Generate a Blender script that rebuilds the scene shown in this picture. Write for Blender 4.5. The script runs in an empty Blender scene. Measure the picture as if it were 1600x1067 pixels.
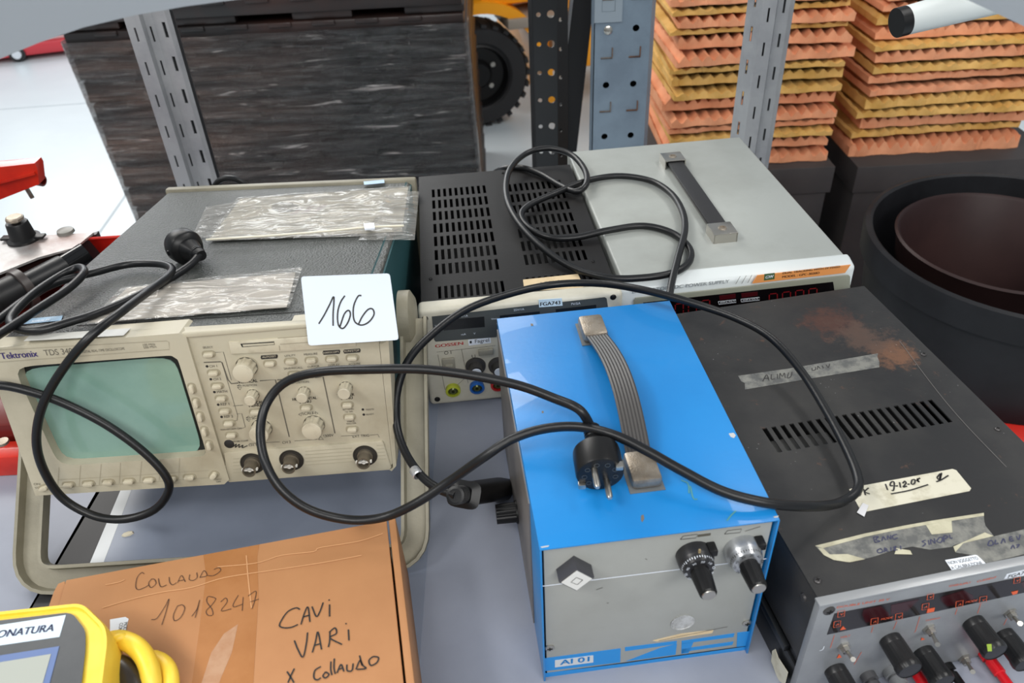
import bpy, bmesh, math, random
from mathutils import Vector, Matrix
random.seed(7)
S = bpy.context.scene
COL = S.collection
R = math.radians
# ---------------------------------------------------------------- camera
FPX, PITCH, ROLL, CAMH = 1246.5, 0.643135, -0.0517365, 0.662292
_F = Vector((0, math.cos(PITCH), -math.sin(PITCH)))
_R = Vector((1, 0, 0)); _U = Vector((0, math.sin(PITCH), math.cos(PITCH)))
CR = math.cos(ROLL)*_R + math.sin(ROLL)*_U
CU = -math.sin(ROLL)*_R + math.cos(ROLL)*_U
CC = Vector((0, 0, CAMH))
cd = bpy.data.cameras.new('camera'); cam = bpy.data.objects.new('camera', cd); COL.objects.link(cam)
cd.sensor_width = 36; cd.lens = FPX/1600*36; cd.clip_start = .02; cd.clip_end = 100
m = Matrix.Identity(4)
for i in range(3):
    m[i][0] = CR[i]; m[i][1] = CU[i]; m[i][2] = -_F[i]; m[i][3] = CC[i]
cam.matrix_world = m; S.camera = cam
cd.dof.use_dof = True; cd.dof.focus_distance = .85; cd.dof.aperture_fstop = 9
# ---------------------------------------------------------------- world, lights, exposure
w = bpy.data.worlds.new('World'); S.world = w; w.use_nodes = True
bg = w.node_tree.nodes['Background']; bg.inputs[0].default_value = (.86, .93, 1, 1); bg.inputs[1].default_value = .42
def area(name, loc, target, sx, sy, power, color=(1, 1, 1)):
    l = bpy.data.lights.new(name, 'AREA'); l.shape = 'RECTANGLE'; l.size = sx; l.size_y = sy; l.energy = power; l.color = color
    o = bpy.data.objects.new(name, l); COL.objects.link(o); o.location = loc
    o.rotation_euler = (Vector(target)-Vector(loc)).to_track_quat('-Z', 'Y').to_euler()
area('hall_and_fill_light', (-2.2, 4.2, 3.0), (-.1, .8, 0), 3.0, 1.2, 130, (1, .97, .92))
area('added_sparkle_light', (-2.6, 7.5, 1.7), (-.3, .8, .1), 4.2, 1.8, 120, (.95, .98, 1))  # unseen low light at the back, added for sparkle on the scope top
area('hall_and_fill_light', (.9, -2.3, 2.5), (.1, .9, 0), 2.6, .8, 90, (1, .985, .96))  # unseen fill light behind the camera, added to brighten the front faces
area('hall_and_fill_light', (-1.4, -1.6, 3.6), (-.3, 1.6, 0), 2.4, .35, 50, (1, .985, .96))
area('hall_and_fill_light', (-2.6, -.2, 3.2), (0, .9, 0), 1.6, .5, 60, (1, .98, .95))
area('hall_and_fill_light', (2.2, 1.2, 3.4), (.3, .9, 0), 2.0, .6, 50, (1, .97, .93))
S.view_settings.view_transform = 'Standard'; S.view_settings.look = 'None'
S.view_settings.exposure = 0.0; S.view_settings.gamma = 1; S.view_settings.use_curve_mapping = False

# ---------------------------------------------------------------- materials
def lin(c):
    return tuple(((x/255)/12.92 if x/255 <= .04045 else ((x/255+.055)/1.055)**2.4) for x in c)+(1,)
MATS = {}
def mat(name, col, rough=.5, metal=0, col2=None, nscale=20, nlo=.4, nhi=.65, bump=0, bscale=200, stretch=None, spec=.5, alpha=1, emit=None, trans=0, coat=0, det=6, bdist=.001):
    if name in MATS: return MATS[name]
    M = bpy.data.materials.new(name); M.use_nodes = True; nt = M.node_tree; N = nt.nodes; L = nt.links
    b = N['Principled BSDF']
    b.inputs['Base Color'].default_value = lin(col); b.inputs['Roughness'].default_value = rough
    b.inputs['Metallic'].default_value = metal; b.inputs['Specular IOR Level'].default_value = spec
    b.inputs['Alpha'].default_value = alpha; b.inputs['Transmission Weight'].default_value = trans
    b.inputs['Coat Weight'].default_value = coat
    if emit: b.inputs['Emission Color'].default_value = lin(emit[0]); b.inputs['Emission Strength'].default_value = emit[1]
    tc = N.new('ShaderNodeTexCoord'); mp = N.new('ShaderNodeMapping'); L.new(tc.outputs['Object'], mp.inputs[0])
    if stretch: mp.inputs['Scale'].default_value = stretch
    if col2:
        n = N.new('ShaderNodeTexNoise'); n.inputs['Scale'].default_value = nscale; n.inputs['Detail'].default_value = det; n.inputs['Roughness'].default_value = .65
        L.new(mp.outputs[0], n.inputs[0])
        r = N.new('ShaderNodeValToRGB'); L.new(n.outputs[0], r.inputs[0])
        r.color_ramp.elements[0].position = nlo; r.color_ramp.elements[0].color = lin(col)
        r.color_ramp.elements[1].position = nhi; r.color_ramp.elements[1].color = lin(col2)
        L.new(r.outputs[0], b.inputs['Base Color'])
    if bump:
        n2 = N.new('ShaderNodeTexNoise'); n2.inputs['Scale'].default_value = bscale; n2.inputs['Detail'].default_value = 3
        L.new(mp.outputs[0], n2.inputs[0])
        bp = N.new('ShaderNodeBump'); bp.inputs['Strength'].default_value = bump; bp.inputs['Distance'].default_value = bdist
        L.new(n2.outputs[0], bp.inputs['Height']); L.new(bp.outputs[0], b.inputs['Normal'])
    MATS[name] = M; return M
beige = mat('beige_plastic', (182, 175, 154), .5, col2=(158, 149, 127), nscale=9, nlo=.45, nhi=.75)
beige_hi = mat('beige_keys', (194, 186, 164), .45, col2=(164, 154, 132), nscale=40, nlo=.5, nhi=.75)
beige_dk = mat('grey_beige_handle', (140, 135, 117), .5, col2=(112, 107, 90), nscale=12, nlo=.4, nhi=.75, bump=.2, bscale=300)
crinkle = mat('crinkle_paint', (66, 70, 67), .3, col2=(54, 58, 56), nscale=6, bump=1.0, bscale=430, spec=1.0, bdist=.003)
teal = mat('teal_paint', (44, 84, 88), .45, bump=.6, bscale=500)
glass = mat('screen_glass', (128, 160, 148), .16, col2=(112, 146, 134), nscale=6, coat=.5)
black = mat('black_plastic', (17, 17, 18), .4, spec=.35)
blackr = mat('black_rubber_cable', (17, 18, 20), .38, spec=.4, bump=.15, bscale=150)
dark = mat('dark_void', (7, 7, 8), .8)
inkm = mat('pen_ink', (34, 32, 32), .6)
inkg = mat('grey_print', (92, 88, 78), .6)
inkd = mat('dark_print', (52, 50, 48), .6)
purple = mat('purple_print', (62, 50, 110), .6)
white = mat('white_paper', (226, 232, 240), .45)
whitec = mat('card_white', (206, 216, 228), .35)
metal = mat('nickel', (190, 186, 178), .28, 1)
metal2 = mat('worn_nickel', (165, 155, 142), .42, .8, col2=(140, 128, 112), nscale=60, bump=.3, bscale=700)
steel = mat('galvanised_grey', (158, 160, 162), .45, .25, col2=(136, 138, 142), nscale=8, bump=.05, bscale=60)
bluep = mat('blue_enamel', (22, 126, 196), .36, col2=(18, 118, 188), nscale=4, bump=.12, bscale=160, coat=.2)
bluel = mat('blue_print', (30, 132, 204), .45)
grayp = mat('grey_panel_paint', (158, 160, 156), .45, col2=(142, 143, 138), nscale=7, nlo=.4, nhi=.8)
gossb = mat('black_steel_cover', (25, 24, 24), .5, spec=.25, col2=(36, 35, 34), nscale=9, nlo=.5, nhi=.8, bump=.1, bscale=300)
gossf = mat('cream_front', (206, 202, 186), .45, col2=(188, 183, 166), nscale=9)
gossw = mat('grey_window', (72, 76, 76), .35)
gwtop = mat('pale_grey_paint', (158, 162, 158), .4, col2=(140, 143, 138), nscale=5, nlo=.42, nhi=.7)
gwbez = mat('white_grey_bezel', (206, 212, 212), .4)
orange = mat('orange_label', (226, 150, 84), .5)
redp = mat('red_paint', (208, 44, 22), .32, col2=(170, 30, 20), nscale=8, coat=.3)
darkred = mat('dark_red_plastic', (96, 22, 16), .3)
redled = mat('dim_red_digits', (110, 14, 20), .4)
yellow = mat('yellow_rubber', (238, 198, 50), .42, col2=(246, 214, 80), nscale=10)
shelfm = mat('grey_blue_shelf_paint', (142, 147, 160), .42, col2=(130, 135, 148), nscale=5, nlo=.35, nhi=.7)
sheetm = mat('grey_blue_sheet', (132, 140, 156), .35, col2=(122, 130, 146), nscale=4)
cardb = mat('brown_cardboard', (184, 132, 88), .65, col2=(170, 118, 76), nscale=7, nlo=.35, nhi=.75, bump=.05, bscale=120)
cardtape = mat('brown_packing_tape', (160, 106, 60), .22, col2=(172, 118, 72), nscale=12)
floorm = mat('white_resin_floor', (206, 216, 221), .3, col2=(198, 208, 214), nscale=1.2)
tyre = mat('tyre_rubber', (38, 38, 40), .65)
forkm = mat('forklift_orange', (246, 164, 26), .4)
bgray = mat('blue_grey_upright', (112, 128, 142), .4, .1, col2=(98, 112, 126), nscale=9)
rust = mat('rust', (104, 70, 48), .8, col2=(70, 46, 34), nscale=80)
foamo = mat('orange_foam', (230, 162, 124), .9, col2=(216, 144, 106), nscale=12, spec=.15)
foamy = mat('yellow_foam', (222, 178, 108), .9, col2=(200, 154, 82), nscale=12, spec=.15)
foamb = mat('black_foam_skin', (40, 34, 32), .85)
blackbox = mat('black_cardboard', (44, 41, 42), .6, col2=(54, 50, 50), nscale=4)
tub = mat('black_tub', (22, 22, 25), .5, spec=.2, col2=(30, 31, 34), nscale=8, bump=.1, bscale=60)
brown = mat('brown_tub', (42, 28, 28), .45, spec=.2, col2=(50, 34, 33), nscale=5)
tubewh = mat('white_tube', (218, 224, 222), .35)
upperm = mat('grey_upper_shelf', (138, 144, 150), .5)
masking = mat('masking_tape', (218, 196, 158), .6, col2=(200, 178, 140), nscale=30)
tapeg = mat('old_grey_tape', (122, 122, 116), .5, col2=(86, 87, 86), nscale=90, nlo=.4, nhi=.6)
labely = mat('yellowed_label', (200, 196, 178), .5, col2=(180, 175, 154), nscale=60, nlo=.5, nhi=.65)
alu = mat('brushed_aluminium', (150, 153, 156), .45, .35, col2=(134, 137, 141), nscale=12)
orangep = mat('orange_print', (222, 96, 56), .6)
bread = mat('clear_red_plastic', (200, 24, 34), .25)
redw = mat('red_window', (52, 12, 18), .15)
blackw = mat('black_window', (24, 18, 19), .15)
film = None
def make_bag():
    M = bpy.data.materials.new('clear_bag_film'); M.use_nodes = True; nt = M.node_tree; N = nt.nodes; L = nt.links
    N.clear(); out = N.new('ShaderNodeOutputMaterial'); mx = N.new('ShaderNodeMixShader'); tr = N.new('ShaderNodeBsdfTransparent'); gl = N.new('ShaderNodeBsdfPrincipled')
    gl.inputs['Base Color'].default_value = (.42, .41, .38, 1); gl.inputs['Roughness'].default_value = .12; gl.inputs['Specular IOR Level'].default_value = 1
    lw = N.new('ShaderNodeLayerWeight'); lw.inputs[0].default_value = .45
    mr = N.new('ShaderNodeMapRange'); mr.inputs[3].default_value = .07; mr.inputs[4].default_value = .6
    tc = N.new('ShaderNodeTexCoord'); mp = N.new('ShaderNodeMapping'); mp.inputs['Scale'].default_value = (1, 2.4, 1); mp.inputs['Rotation'].default_value = (0, 0, .35)
    n2 = N.new('ShaderNodeTexNoise'); n2.inputs['Scale'].default_value = 13; n2.inputs['Distortion'].default_value = 1.2; n2.inputs['Detail'].default_value = 1.5
    bp = N.new('ShaderNodeBump'); bp.inputs['Strength'].default_value = .8; bp.inputs['Distance'].default_value = .022
    L.new(tc.outputs['Object'], mp.inputs[0]); L.new(mp.outputs[0], n2.inputs[0]); L.new(n2.outputs[0], bp.inputs['Height'])
    L.new(bp.outputs[0], gl.inputs['Normal']); L.new(bp.outputs[0], lw.inputs['Normal'])
    L.new(lw.outputs['Facing'], mr.inputs[0]); L.new(mr.outputs[0], mx.inputs[0]); L.new(tr.outputs[0], mx.inputs[1]); L.new(gl.outputs[0], mx.inputs[2]); L.new(mx.outputs[0], out.inputs[0])
    return M
bagm = make_bag()

# ---------------------------------------------------------------- geometry helpers
def ray(u, v): return CC, (u-800)/FPX*CR-(v-533.5)/FPX*CU+_F
def onz(u, v, z): C, d = ray(u, v); return C+d*((z-C.z)/d.z)
def ony(u, v, y): C, d = ray(u, v); return C+d*((y-C.y)/d.y)
def onpl(u, v, o, n): C, d = ray(u, v); return C+d*((o-C).dot(n)/d.dot(n))
class Thing:
    """an Empty at the thing's base that parents its parts; px() reads a point of one of its faces"""
    def __init__(s, name, label, cat, loc=(0, 0, 0), yaw=0, pitch=0, group=None):
        o = bpy.data.objects.new(name, None); COL.objects.link(o); o.empty_display_size = .05
        o.location = loc; o.rotation_euler = (-pitch, 0, yaw); s.o = o
        o['label'] = label; o['category'] = cat
        if group: o['group'] = group
        s.M = Matrix.Translation(loc) @ Matrix.Rotation(yaw, 4, 'Z') @ Matrix.Rotation(-pitch, 4, 'X')
        s.Mi = s.M.inverted()
    def px(s, u, v, ax, val):
        i = 'xyz'.index(ax); C, d = ray(u, v); c = s.Mi @ C; e = s.Mi.to_3x3() @ d
        return c+e*((val-c[i])/e[i])
    def w2l(s, p): return s.Mi @ Vector(p)
def finish(name, bm, material, parent=None, smooth=.62):
    bmesh.ops.recalc_face_normals(bm, faces=bm.faces)
    me = bpy.data.meshes.new(name)
    if smooth:
        for f in bm.faces: f.smooth = True
        for e in bm.edges: e.smooth = (len(e.link_faces) == 2 and e.calc_face_angle(0) < smooth)
    bm.to_mesh(me); bm.free(); me.materials.append(material)
    o = bpy.data.objects.new(name, me); COL.objects.link(o)
    if parent is not None: o.parent = parent.o if isinstance(parent, Thing) else parent
    return o
def tag(o, label, cat, group=None):
    o['label'] = label; o['category'] = cat
    if group: o['group'] = group
    return o
def NB(): return bmesh.new()
def hexa(bm, c, bev=0, seg=2):
    """c: 8 corners, bottom 4 counter-clockwise then top 4"""
    v = [bm.verts.new(p) for p in c]
    fs = [bm.faces.new([v[i] for i in q]) for q in ((3, 2, 1, 0), (4, 5, 6, 7), (0, 1, 5, 4), (1, 2, 6, 5), (2, 3, 7, 6), (3, 0, 4, 7))]
    if bev:
        es = list({e for f in fs for e in f.edges})
        bmesh.ops.bevel(bm, geom=es, offset=bev, segments=seg, affect='EDGES', profile=.5)
def box(bm, lo, hi, bev=0, seg=2):
    x0, y0, z0 = lo; x1, y1, z1 = hi
    hexa(bm, [(x0, y0, z0), (x1, y0, z0), (x1, y1, z0), (x0, y1, z0), (x0, y0, z1), (x1, y0, z1), (x1, y1, z1), (x0, y1, z1)], bev, seg)
def prism(bm, pts, ext, bev=0):
    a = [bm.verts.new(p) for p in pts]; b = [bm.verts.new(Vector(p)+Vector(ext)) for p in pts]; n = len(pts)
    fs = [bm.faces.new(a), bm.faces.new(list(reversed(b)))]
    for i in range(n): fs.append(bm.faces.new((a[i], b[i], b[(i+1) % n], a[(i+1) % n])))
    if bev: bmesh.ops.bevel(bm, geom=list(fs[1].edges), offset=bev, segments=2, affect='EDGES', profile=.5)
def basis(ax):
    ax = Vector(ax).normalized(); t = Vector((0, 0, 1)) if abs(ax.z) < .9 else Vector((1, 0, 0))
    x = t.cross(ax).normalized(); return x, ax.cross(x), ax
def lathe(bm, o, ax, prof, seg=24, flute=0, nfl=0):
    x, y, z = basis(ax); o = Vector(o); rings = []
    for r, h in prof:
        if r < 1e-6: rings.append([bm.verts.new(o+z*h)])
        else:
            ring = []
            for i in range(seg):
                a = 2*math.pi*i/seg; rr = r*(1-flute*(.5+.5*math.cos(nfl*a))) if nfl else r
                ring.append(bm.verts.new(o+z*h+(x*math.cos(a)+y*math.sin(a))*rr))
            rings.append(ring)
    for A, B in zip(rings, rings[1:]):
        if len(A) == 1 and len(B) == 1: continue
        for i in range(seg):
            j = (i+1) % seg
            if len(A) == 1: bm.faces.new((A[0], B[i], B[j]))
            elif len(B) == 1: bm.faces.new((A[i], A[j], B[0]))
            else: bm.faces.new((A[i], A[j], B[j], B[i]))
def cyl(bm, o, ax, r, h, seg=24, r2=None, bev=.0):
    r2 = r if r2 is None else r2
    if bev: lathe(bm, o, ax, [(0, 0), (r, 0), (r2, h-bev), (r2-bev, h), (0, h)], seg)
    else: lathe(bm, o, ax, [(0, 0), (r, 0), (r2, h), (0, h)], seg)
def spline(P, n=10):
    P = [Vector(p) for p in P]; Q = [2*P[0]-P[1]]+P+[2*P[-1]-P[-2]]; out = []
    for i in range(1, len(Q)-2):
        a, b, c, d = Q[i-1:i+3]
        for k in range(n):
            t = k/n; out.append(.5*((2*b)+(c-a)*t+(2*a-5*b+4*c-d)*t*t+(3*b-a-3*c+d)*t*t*t))
    out.append(P[-1]); return out
def tube(bm, pts, r, seg=12, caps=True, flat=None):
    """sweep a circle (or an ellipse flat=(ra, rb, up)) along pts"""
    rings = []; n = len(pts); prev = None
    for i, p in enumerate(pts):
        t = (pts[min(i+1, n-1)]-pts[max(i-1, 0)]).normalized()
        if prev is None:
            ref = Vector(flat[2]) if flat else (Vector((0, 0, 1)) if abs(t.z) < .9 else Vector((1, 0, 0)))
            x = ref.cross(t).normalized()
        else: x = (prev-t*prev.dot(t)).normalized()
        y = t.cross(x); prev = x; rr = r[i] if isinstance(r, (list, tuple)) else r
        ra, rb = (flat[0], flat[1]) if flat else (rr, rr)
        rings.append([bm.verts.new(p+x*ra*math.cos(2*math.pi*k/seg)+y*rb*math.sin(2*math.pi*k/seg)) for k in range(seg)])
    for A, B in zip(rings, rings[1:]):
        for k in range(seg): bm.faces.new((A[k], A[(k+1) % seg], B[(k+1) % seg], B[k]))
    if caps: bm.faces.new(list(reversed(rings[0]))); bm.faces.new(rings[-1])
def plate(bm, o, ex, ey, W, H, holes, th, cut=1):
    """a sheet of metal with true rectangular openings (u0,v0,u1,v1); th = thickness away from ex x ey"""
    o = Vector(o); ex = Vector(ex).normalized(); ey = Vector(ey).normalized(); n = ex.cross(ey)
    us = sorted({0, W, *[h[0] for h in holes], *[h[2] for h in holes]}); vs = sorted({0, H, *[h[1] for h in holes], *[h[3] for h in holes]})
    def cl(a):
        r = [a[0]]
        for q in a[1:]:
            if q-r[-1] > 1e-5: r.append(q)
        return r
    us = cl(us); vs = cl(vs); nu, nv = len(us)-1, len(vs)-1
    solid = [[not any(h[0]-1e-5 <= us[i] and us[i+1] <= h[2]+1e-5 and h[1]-1e-5 <= vs[j] and vs[j+1] <= h[3]+1e-5 for h in holes) for j in range(nv)] for i in range(nu)]
    cache = {}
    def V(i, j, k):
        if (i, j, k) not in cache: cache[(i, j, k)] = bm.verts.new(o+ex*us[i]+ey*vs[j]-n*th*k)
        return cache[(i, j, k)]
    def isol(i, j): return 0 <= i < nu and 0 <= j < nv and solid[i][j]
    for i in range(nu):
        for j in range(nv):
            if not solid[i][j]: continue
            bm.faces.new((V(i, j, 0), V(i+1, j, 0), V(i+1, j+1, 0), V(i, j+1, 0)))
            bm.faces.new((V(i, j+1, 1), V(i+1, j+1, 1), V(i+1, j, 1), V(i, j, 1)))
            if not isol(i, j-1): bm.faces.new((V(i, j, 0), V(i, j, 1), V(i+1, j, 1), V(i+1, j, 0)))
            if not isol(i, j+1): bm.faces.new((V(i+1, j+1, 0), V(i+1, j+1, 1), V(i, j+1, 1), V(i, j+1, 0)))
            if not isol(i-1, j): bm.faces.new((V(i, j+1, 0), V(i, j+1, 1), V(i, j, 1), V(i, j, 0)))
            if not isol(i+1, j): bm.faces.new((V(i+1, j, 0), V(i+1, j, 1), V(i+1, j+1, 1), V(i+1, j+1, 0)))
# lettering: printed words set between two baseline points on a face, and pen strokes
_tc = {}
def glyphs(s):
    if s not in _tc:
        c = bpy.data.curves.new('t', 'FONT'); c.body = s; o = bpy.data.objects.new('t', c); COL.objects.link(o)
        bpy.context.view_layer.update(); dg = bpy.context.evaluated_depsgraph_get()
        me = bpy.data.meshes.new_from_object(o.evaluated_get(dg)); bpy.data.objects.remove(o)
        _tc[s] = ([v.co.copy() for v in me.vertices], [list(p.vertices) for p in me.polygons])
    return _tc[s]
def text_into(bm, s, P0, P1, n, hgt=None, lift=.0003, bold=0):
    vs, ps = glyphs(s)
    if not vs: return
    x0 = min(v.x for v in vs); x1 = max(v.x for v in vs); e1 = (P1-P0); W = e1.length; e1.normalize(); e2 = n.cross(e1).normalized()
    sx = W/(x1-x0); sy = (hgt/.72) if hgt else sx
    for off in ([0] if not bold else [-bold, bold]):
        nv = [bm.verts.new(P0+e1*((v.x-x0)*sx+off)+e2*(v.y*sy)+n*(lift+abs(off)*.1)) for v in vs]
        for p in ps:
            try: bm.faces.new([nv[i] for i in p])
            except ValueError: pass
NORM = {'x-': Vector((-1, 0, 0)), 'x+': Vector((1, 0, 0)), 'y': Vector((0, -1, 0)), 'z': Vector((0, 0, 1))}
def texts(name, T, items, ax, val, material, parent=None, f=lambda u, v: (u, v), lift=.0003):
    """items: (string, u0, v0, u1, v1[, height in metres[, bold]])"""
    bm = NB()
    for it in items:
        a = T.px(*f(it[1], it[2]), ax, val); b = T.px(*f(it[3], it[4]), ax, val)
        text_into(bm, it[0], a, b, NORM[ax], it[5] if len(it) > 5 else None, lift, it[6] if len(it) > 6 else 0)
    return finish(name, bm, material, parent or T, 0)
def strokes_into(bm, lines, n, wd, lift=.0004, smooth=True):
    for ln in lines:
        if len(ln) < 2: continue
        P = spline(ln, 5) if (smooth and len(ln) > 2) else [Vector(p) for p in ln]
        L, Rr = [], []
        for i, p in enumerate(P):
            t = (P[min(i+1, len(P)-1)]-P[max(i-1, 0)])
            if t.length < 1e-9: t = Vector((1, 0, 0))
            s = n.cross(t.normalized())*wd/2; L.append(bm.verts.new(p+s+n*lift)); Rr.append(bm.verts.new(p-s+n*lift))
        for i in range(len(P)-1): bm.faces.new((L[i], L[i+1], Rr[i+1], Rr[i]))
def strokes(name, T, lines, ax, val, wd, material, parent=None, f=lambda u, v: (u, v), lift=.0004, smooth=True):
    one = {'ribs': 'rib', 'printed_boxes': 'printed_box', 'scratches': 'scratch', 'green_scuffs': 'green_scuff', 'slashes': 'slash', 'orange_rules': 'orange_rule'}
    if name in one: return [strokes(one[name], T, [ln], ax, val, wd, material, parent, f, lift, smooth) for ln in lines][0]
    bm = NB(); strokes_into(bm, [[T.px(*f(*p), ax, val) for p in ln] for ln in lines], NORM[ax], wd, lift, smooth)
    return finish(name, bm, material, parent or T, 0)
def polyon(name, T, poly, ax, val, th, material, parent=None, f=lambda u, v: (u, v), bev=0):
    """a raised patch th thick with the given outline on a face"""
    bm = NB(); prism(bm, [T.px(*f(*p), ax, val) for p in poly], NORM[ax]*th, bev); return finish(name, bm, material, parent or T)
def crop(ox, oy, s): return lambda u, v: (ox+u/s, oy+v/s)
def rrect(cx, cy, w, h, r, n=4):
    out = []
    for sx, sy, a0 in ((1, 1, 0), (-1, 1, 90), (-1, -1, 180), (1, -1, 270)):
        for k in range(n+1):
            a = R(a0+90*k/n); out.append((cx+sx*(w/2-r)+r*math.cos(a), cy+sy*(h/2-r)+r*math.sin(a)))
    return out
def screw(T, c, ax, r=.004, material=metal2, name='screw'):
    bm = NB(); n = NORM[ax]; lathe(bm, c, n, [(0, 0), (r, 0), (r, .0008), (r*.7, .0016), (0, .0018)], 16)
    o = finish(name, bm, material, T)
    b2 = NB(); x, y, z = basis(n); c = Vector(c)+n*.0018
    for d in (x, y):
        e = z.cross(d); prism(b2, [c+d*r*.55+e*r*.12, c-d*r*.55+e*r*.12, c-d*r*.55-e*r*.12, c+d*r*.55-e*r*.12], n*.0002)
    finish('slot', b2, dark, o); return o

# ================================================================= setting
FZ = -.85
bm = NB(); box(bm, (-9, -2, FZ-.05), (9, 16, FZ)); fl = finish('floor', bm, floorm); fl['kind'] = 'structure'
jm = mat('floor_joint', (168, 178, 184), .5)
def joint(a, b, nm):
    A = onz(*a, FZ); B = onz(*b, FZ); d = (B-A).normalized(); A = A-d*3; B = B+d*.5; s = Vector((0, 0, 1)).cross(d)*.006
    bm = NB(); prism(bm, [A+s, A-s, B-s, B+s], (0, 0, .0008)); o = finish(nm, bm, jm); o['kind'] = 'structure'
joint((0, 171), (125, 162), 'trim_1'); joint((150, 371), (197, 304), 'trim_2')

# ---- shelving unit: board, two slotted posts, pieces of the shelf above
rack = Thing('shelving_unit', 'grey shelving unit with slotted posts and the grey-blue board carrying the instruments', 'shelf', (0, .8, FZ))
def RL(o): o.matrix_parent_inverse = Matrix.Translation((0, -.8, -FZ)); return o
bm = NB(); box(bm, (-1.35, .12, -.035), (.5, 1.212, 0), .002); RL(finish('shelf_board', bm, shelfm, rack))
for x in (-.56, .44):
    bm = NB(); box(bm, (x-.012, 1.15, -.034), (x+.012, 1.345, -.012), .001); RL(finish('bracket', bm, steel, rack))
def ext(p, q, t0, t1):
    A = onz(*p, 0); B = onz(*q, 0); d = (B-A); return [B+d*t1, A-d*t0]
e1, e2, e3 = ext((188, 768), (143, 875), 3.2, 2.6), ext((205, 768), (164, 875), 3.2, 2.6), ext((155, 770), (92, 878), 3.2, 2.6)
bm = NB(); prism(bm, [e2[0], Vector((-.10, .15, 0)), Vector((-.095, 1.0, 0)), e2[1]], (0, 0, .0006)); RL(finish('shelf_sheet', bm, sheetm, rack))
bm = NB(); prism(bm, [e1[0], e2[0], e2[1], e1[1]], (0, 0, .0008)); o = RL(finish('edge_strip', bm, mat('white_strip', (206, 210, 212), .4), rack)); o['label'] = 'white edge strip'
bm = NB(); prism(bm, [e3[0], e1[0], e1[1], e3[1]], (0, 0, .0003)); RL(finish('painted_shade_strip', bm, mat('painted_shade_strip', (40, 40, 42), .5), rack))  # shade and reflection on the board, painted in as a dark strip
def post(x0, y0, flip, nm='upright_post'):
    z0, z1 = FZ, .62; H = z1-z0; th = .0018; bm = NB(); p = .054
    def slots(u, wd, ln, ph): return [(u-wd/2, ph+k*p, u+wd/2, ph+k*p+ln) for k in range(int((H-.05)/p))]
    f = -1 if flip else 1
    def pl(a, b, sl):
        a = Vector((x0+f*a[0], y0+a[1], z0)); b = Vector((x0+f*b[0], y0+b[1], z0)); plate(bm, a, b-a, (0, 0, 1), (b-a).length, H, sl, th*f)
    pl((0, 0), (.026, -.003), slots(.013, .0035, .022, .02))
    pl((.026, -.003), (.028, .008), [])
    pl((.028, .008), (.040, .011), slots(.006, .0028, .024, .016))
    pl((.040, .011), (.064, .006), slots(.017, .006, .024, .022))
    pl((.064, .006), (.075, -.006), [])
    b2 = NB(); box(b2, (x0+.003, y0+.020, z0), (x0+.072, y0+.022, z1)); RL(finish('added_shade_backing', b2, mat('post_slot_shade', (52, 53, 55), .6), rack))  # added dark plate standing for the shade behind the slots
    return RL(finish(nm, bm, steel, rack, 0))
post(-.585, 1.33, False)
# right-hand post turned a little, so its side flange shows
def post_r():
    z0, z1 = FZ, .62; H = z1-z0; th = .0018; bm = NB(); p = .054; x0, y0 = .412, 1.36
    def sl(u, wd, ln, ph): return [(u-wd/2, ph+k*p, u+wd/2, ph+k*p+ln) for k in range(int((H-.05)/p))]
    def pl(a, b, s):
        a = Vector((x0+a[0], y0+a[1], z0)); b = Vector((x0+b[0], y0+b[1], z0)); plate(bm, a, b-a, (0, 0, 1), (b-a).length, H, s, th)
    pl((0, 0), (.016, -.030), sl(.017, .005, .024, .02))
    pl((.016, -.030), (.038, -.033), sl(.011, .003, .022, .0))
    pl((.038, -.033), (.042, -.026), [])
    pl((.042, -.026), (.060, -.030), sl(.010, .0035, .022, .012))
    pl((.060, -.030), (.064, -.036), [])
    b2 = NB(); box(b2, (x0+.010, y0-.014, z0), (x0+.060, y0-.012, z1)); RL(finish('added_shade_backing', b2, mat('post_slot_shade', (52, 53, 55), .6), rack))  # dark plate added here too, so the slots look shaded
    return RL(finish('upright_post', bm, steel, rack, 0))
post_r()
def curved_panel(pts, y, th, nm):
    bm = NB(); P = [ony(u, v, y) for u, v in pts]; prism(bm, P, (0, th, .02), 0); return RL(finish(nm, bm, upperm, rack))
curved_panel([(-60, 118), (0, 92), (60, 67), (130, 43), (210, 24), (290, 10), (380, -2), (440, -12), (440, -90), (-60, -90)], .50, .16, 'upper_shelf')
curved_panel([(1478, -14), (1512, 0), (1555, 20), (1600, 41), (1660, 70), (1660, -60), (1440, -60), (1440, -25)], .50, .12, 'upper_shelf')

for nm, lo, hi in (('upper_beam', (-.62, .50, .585), (.66, .54, .635)), ('upper_beam', (-.62, 1.335, .585), (.66, 1.375, .625)), ('side_beam', (-.62, .54, .59), (-.585, 1.335, .625)), ('side_beam', (.61, .54, .59), (.655, 1.335, .625)), ('hanger', (.345, .50, .53), (.40, .53, .59)), ('hanger', (-.36, .50, .53), (-.30, .53, .59)), ('hanger', (.612, .955, .385), (.65, 1.01, .592))):
    bm = NB(); box(bm, lo, hi, .002); RL(finish(nm, bm, steel, rack))

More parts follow.
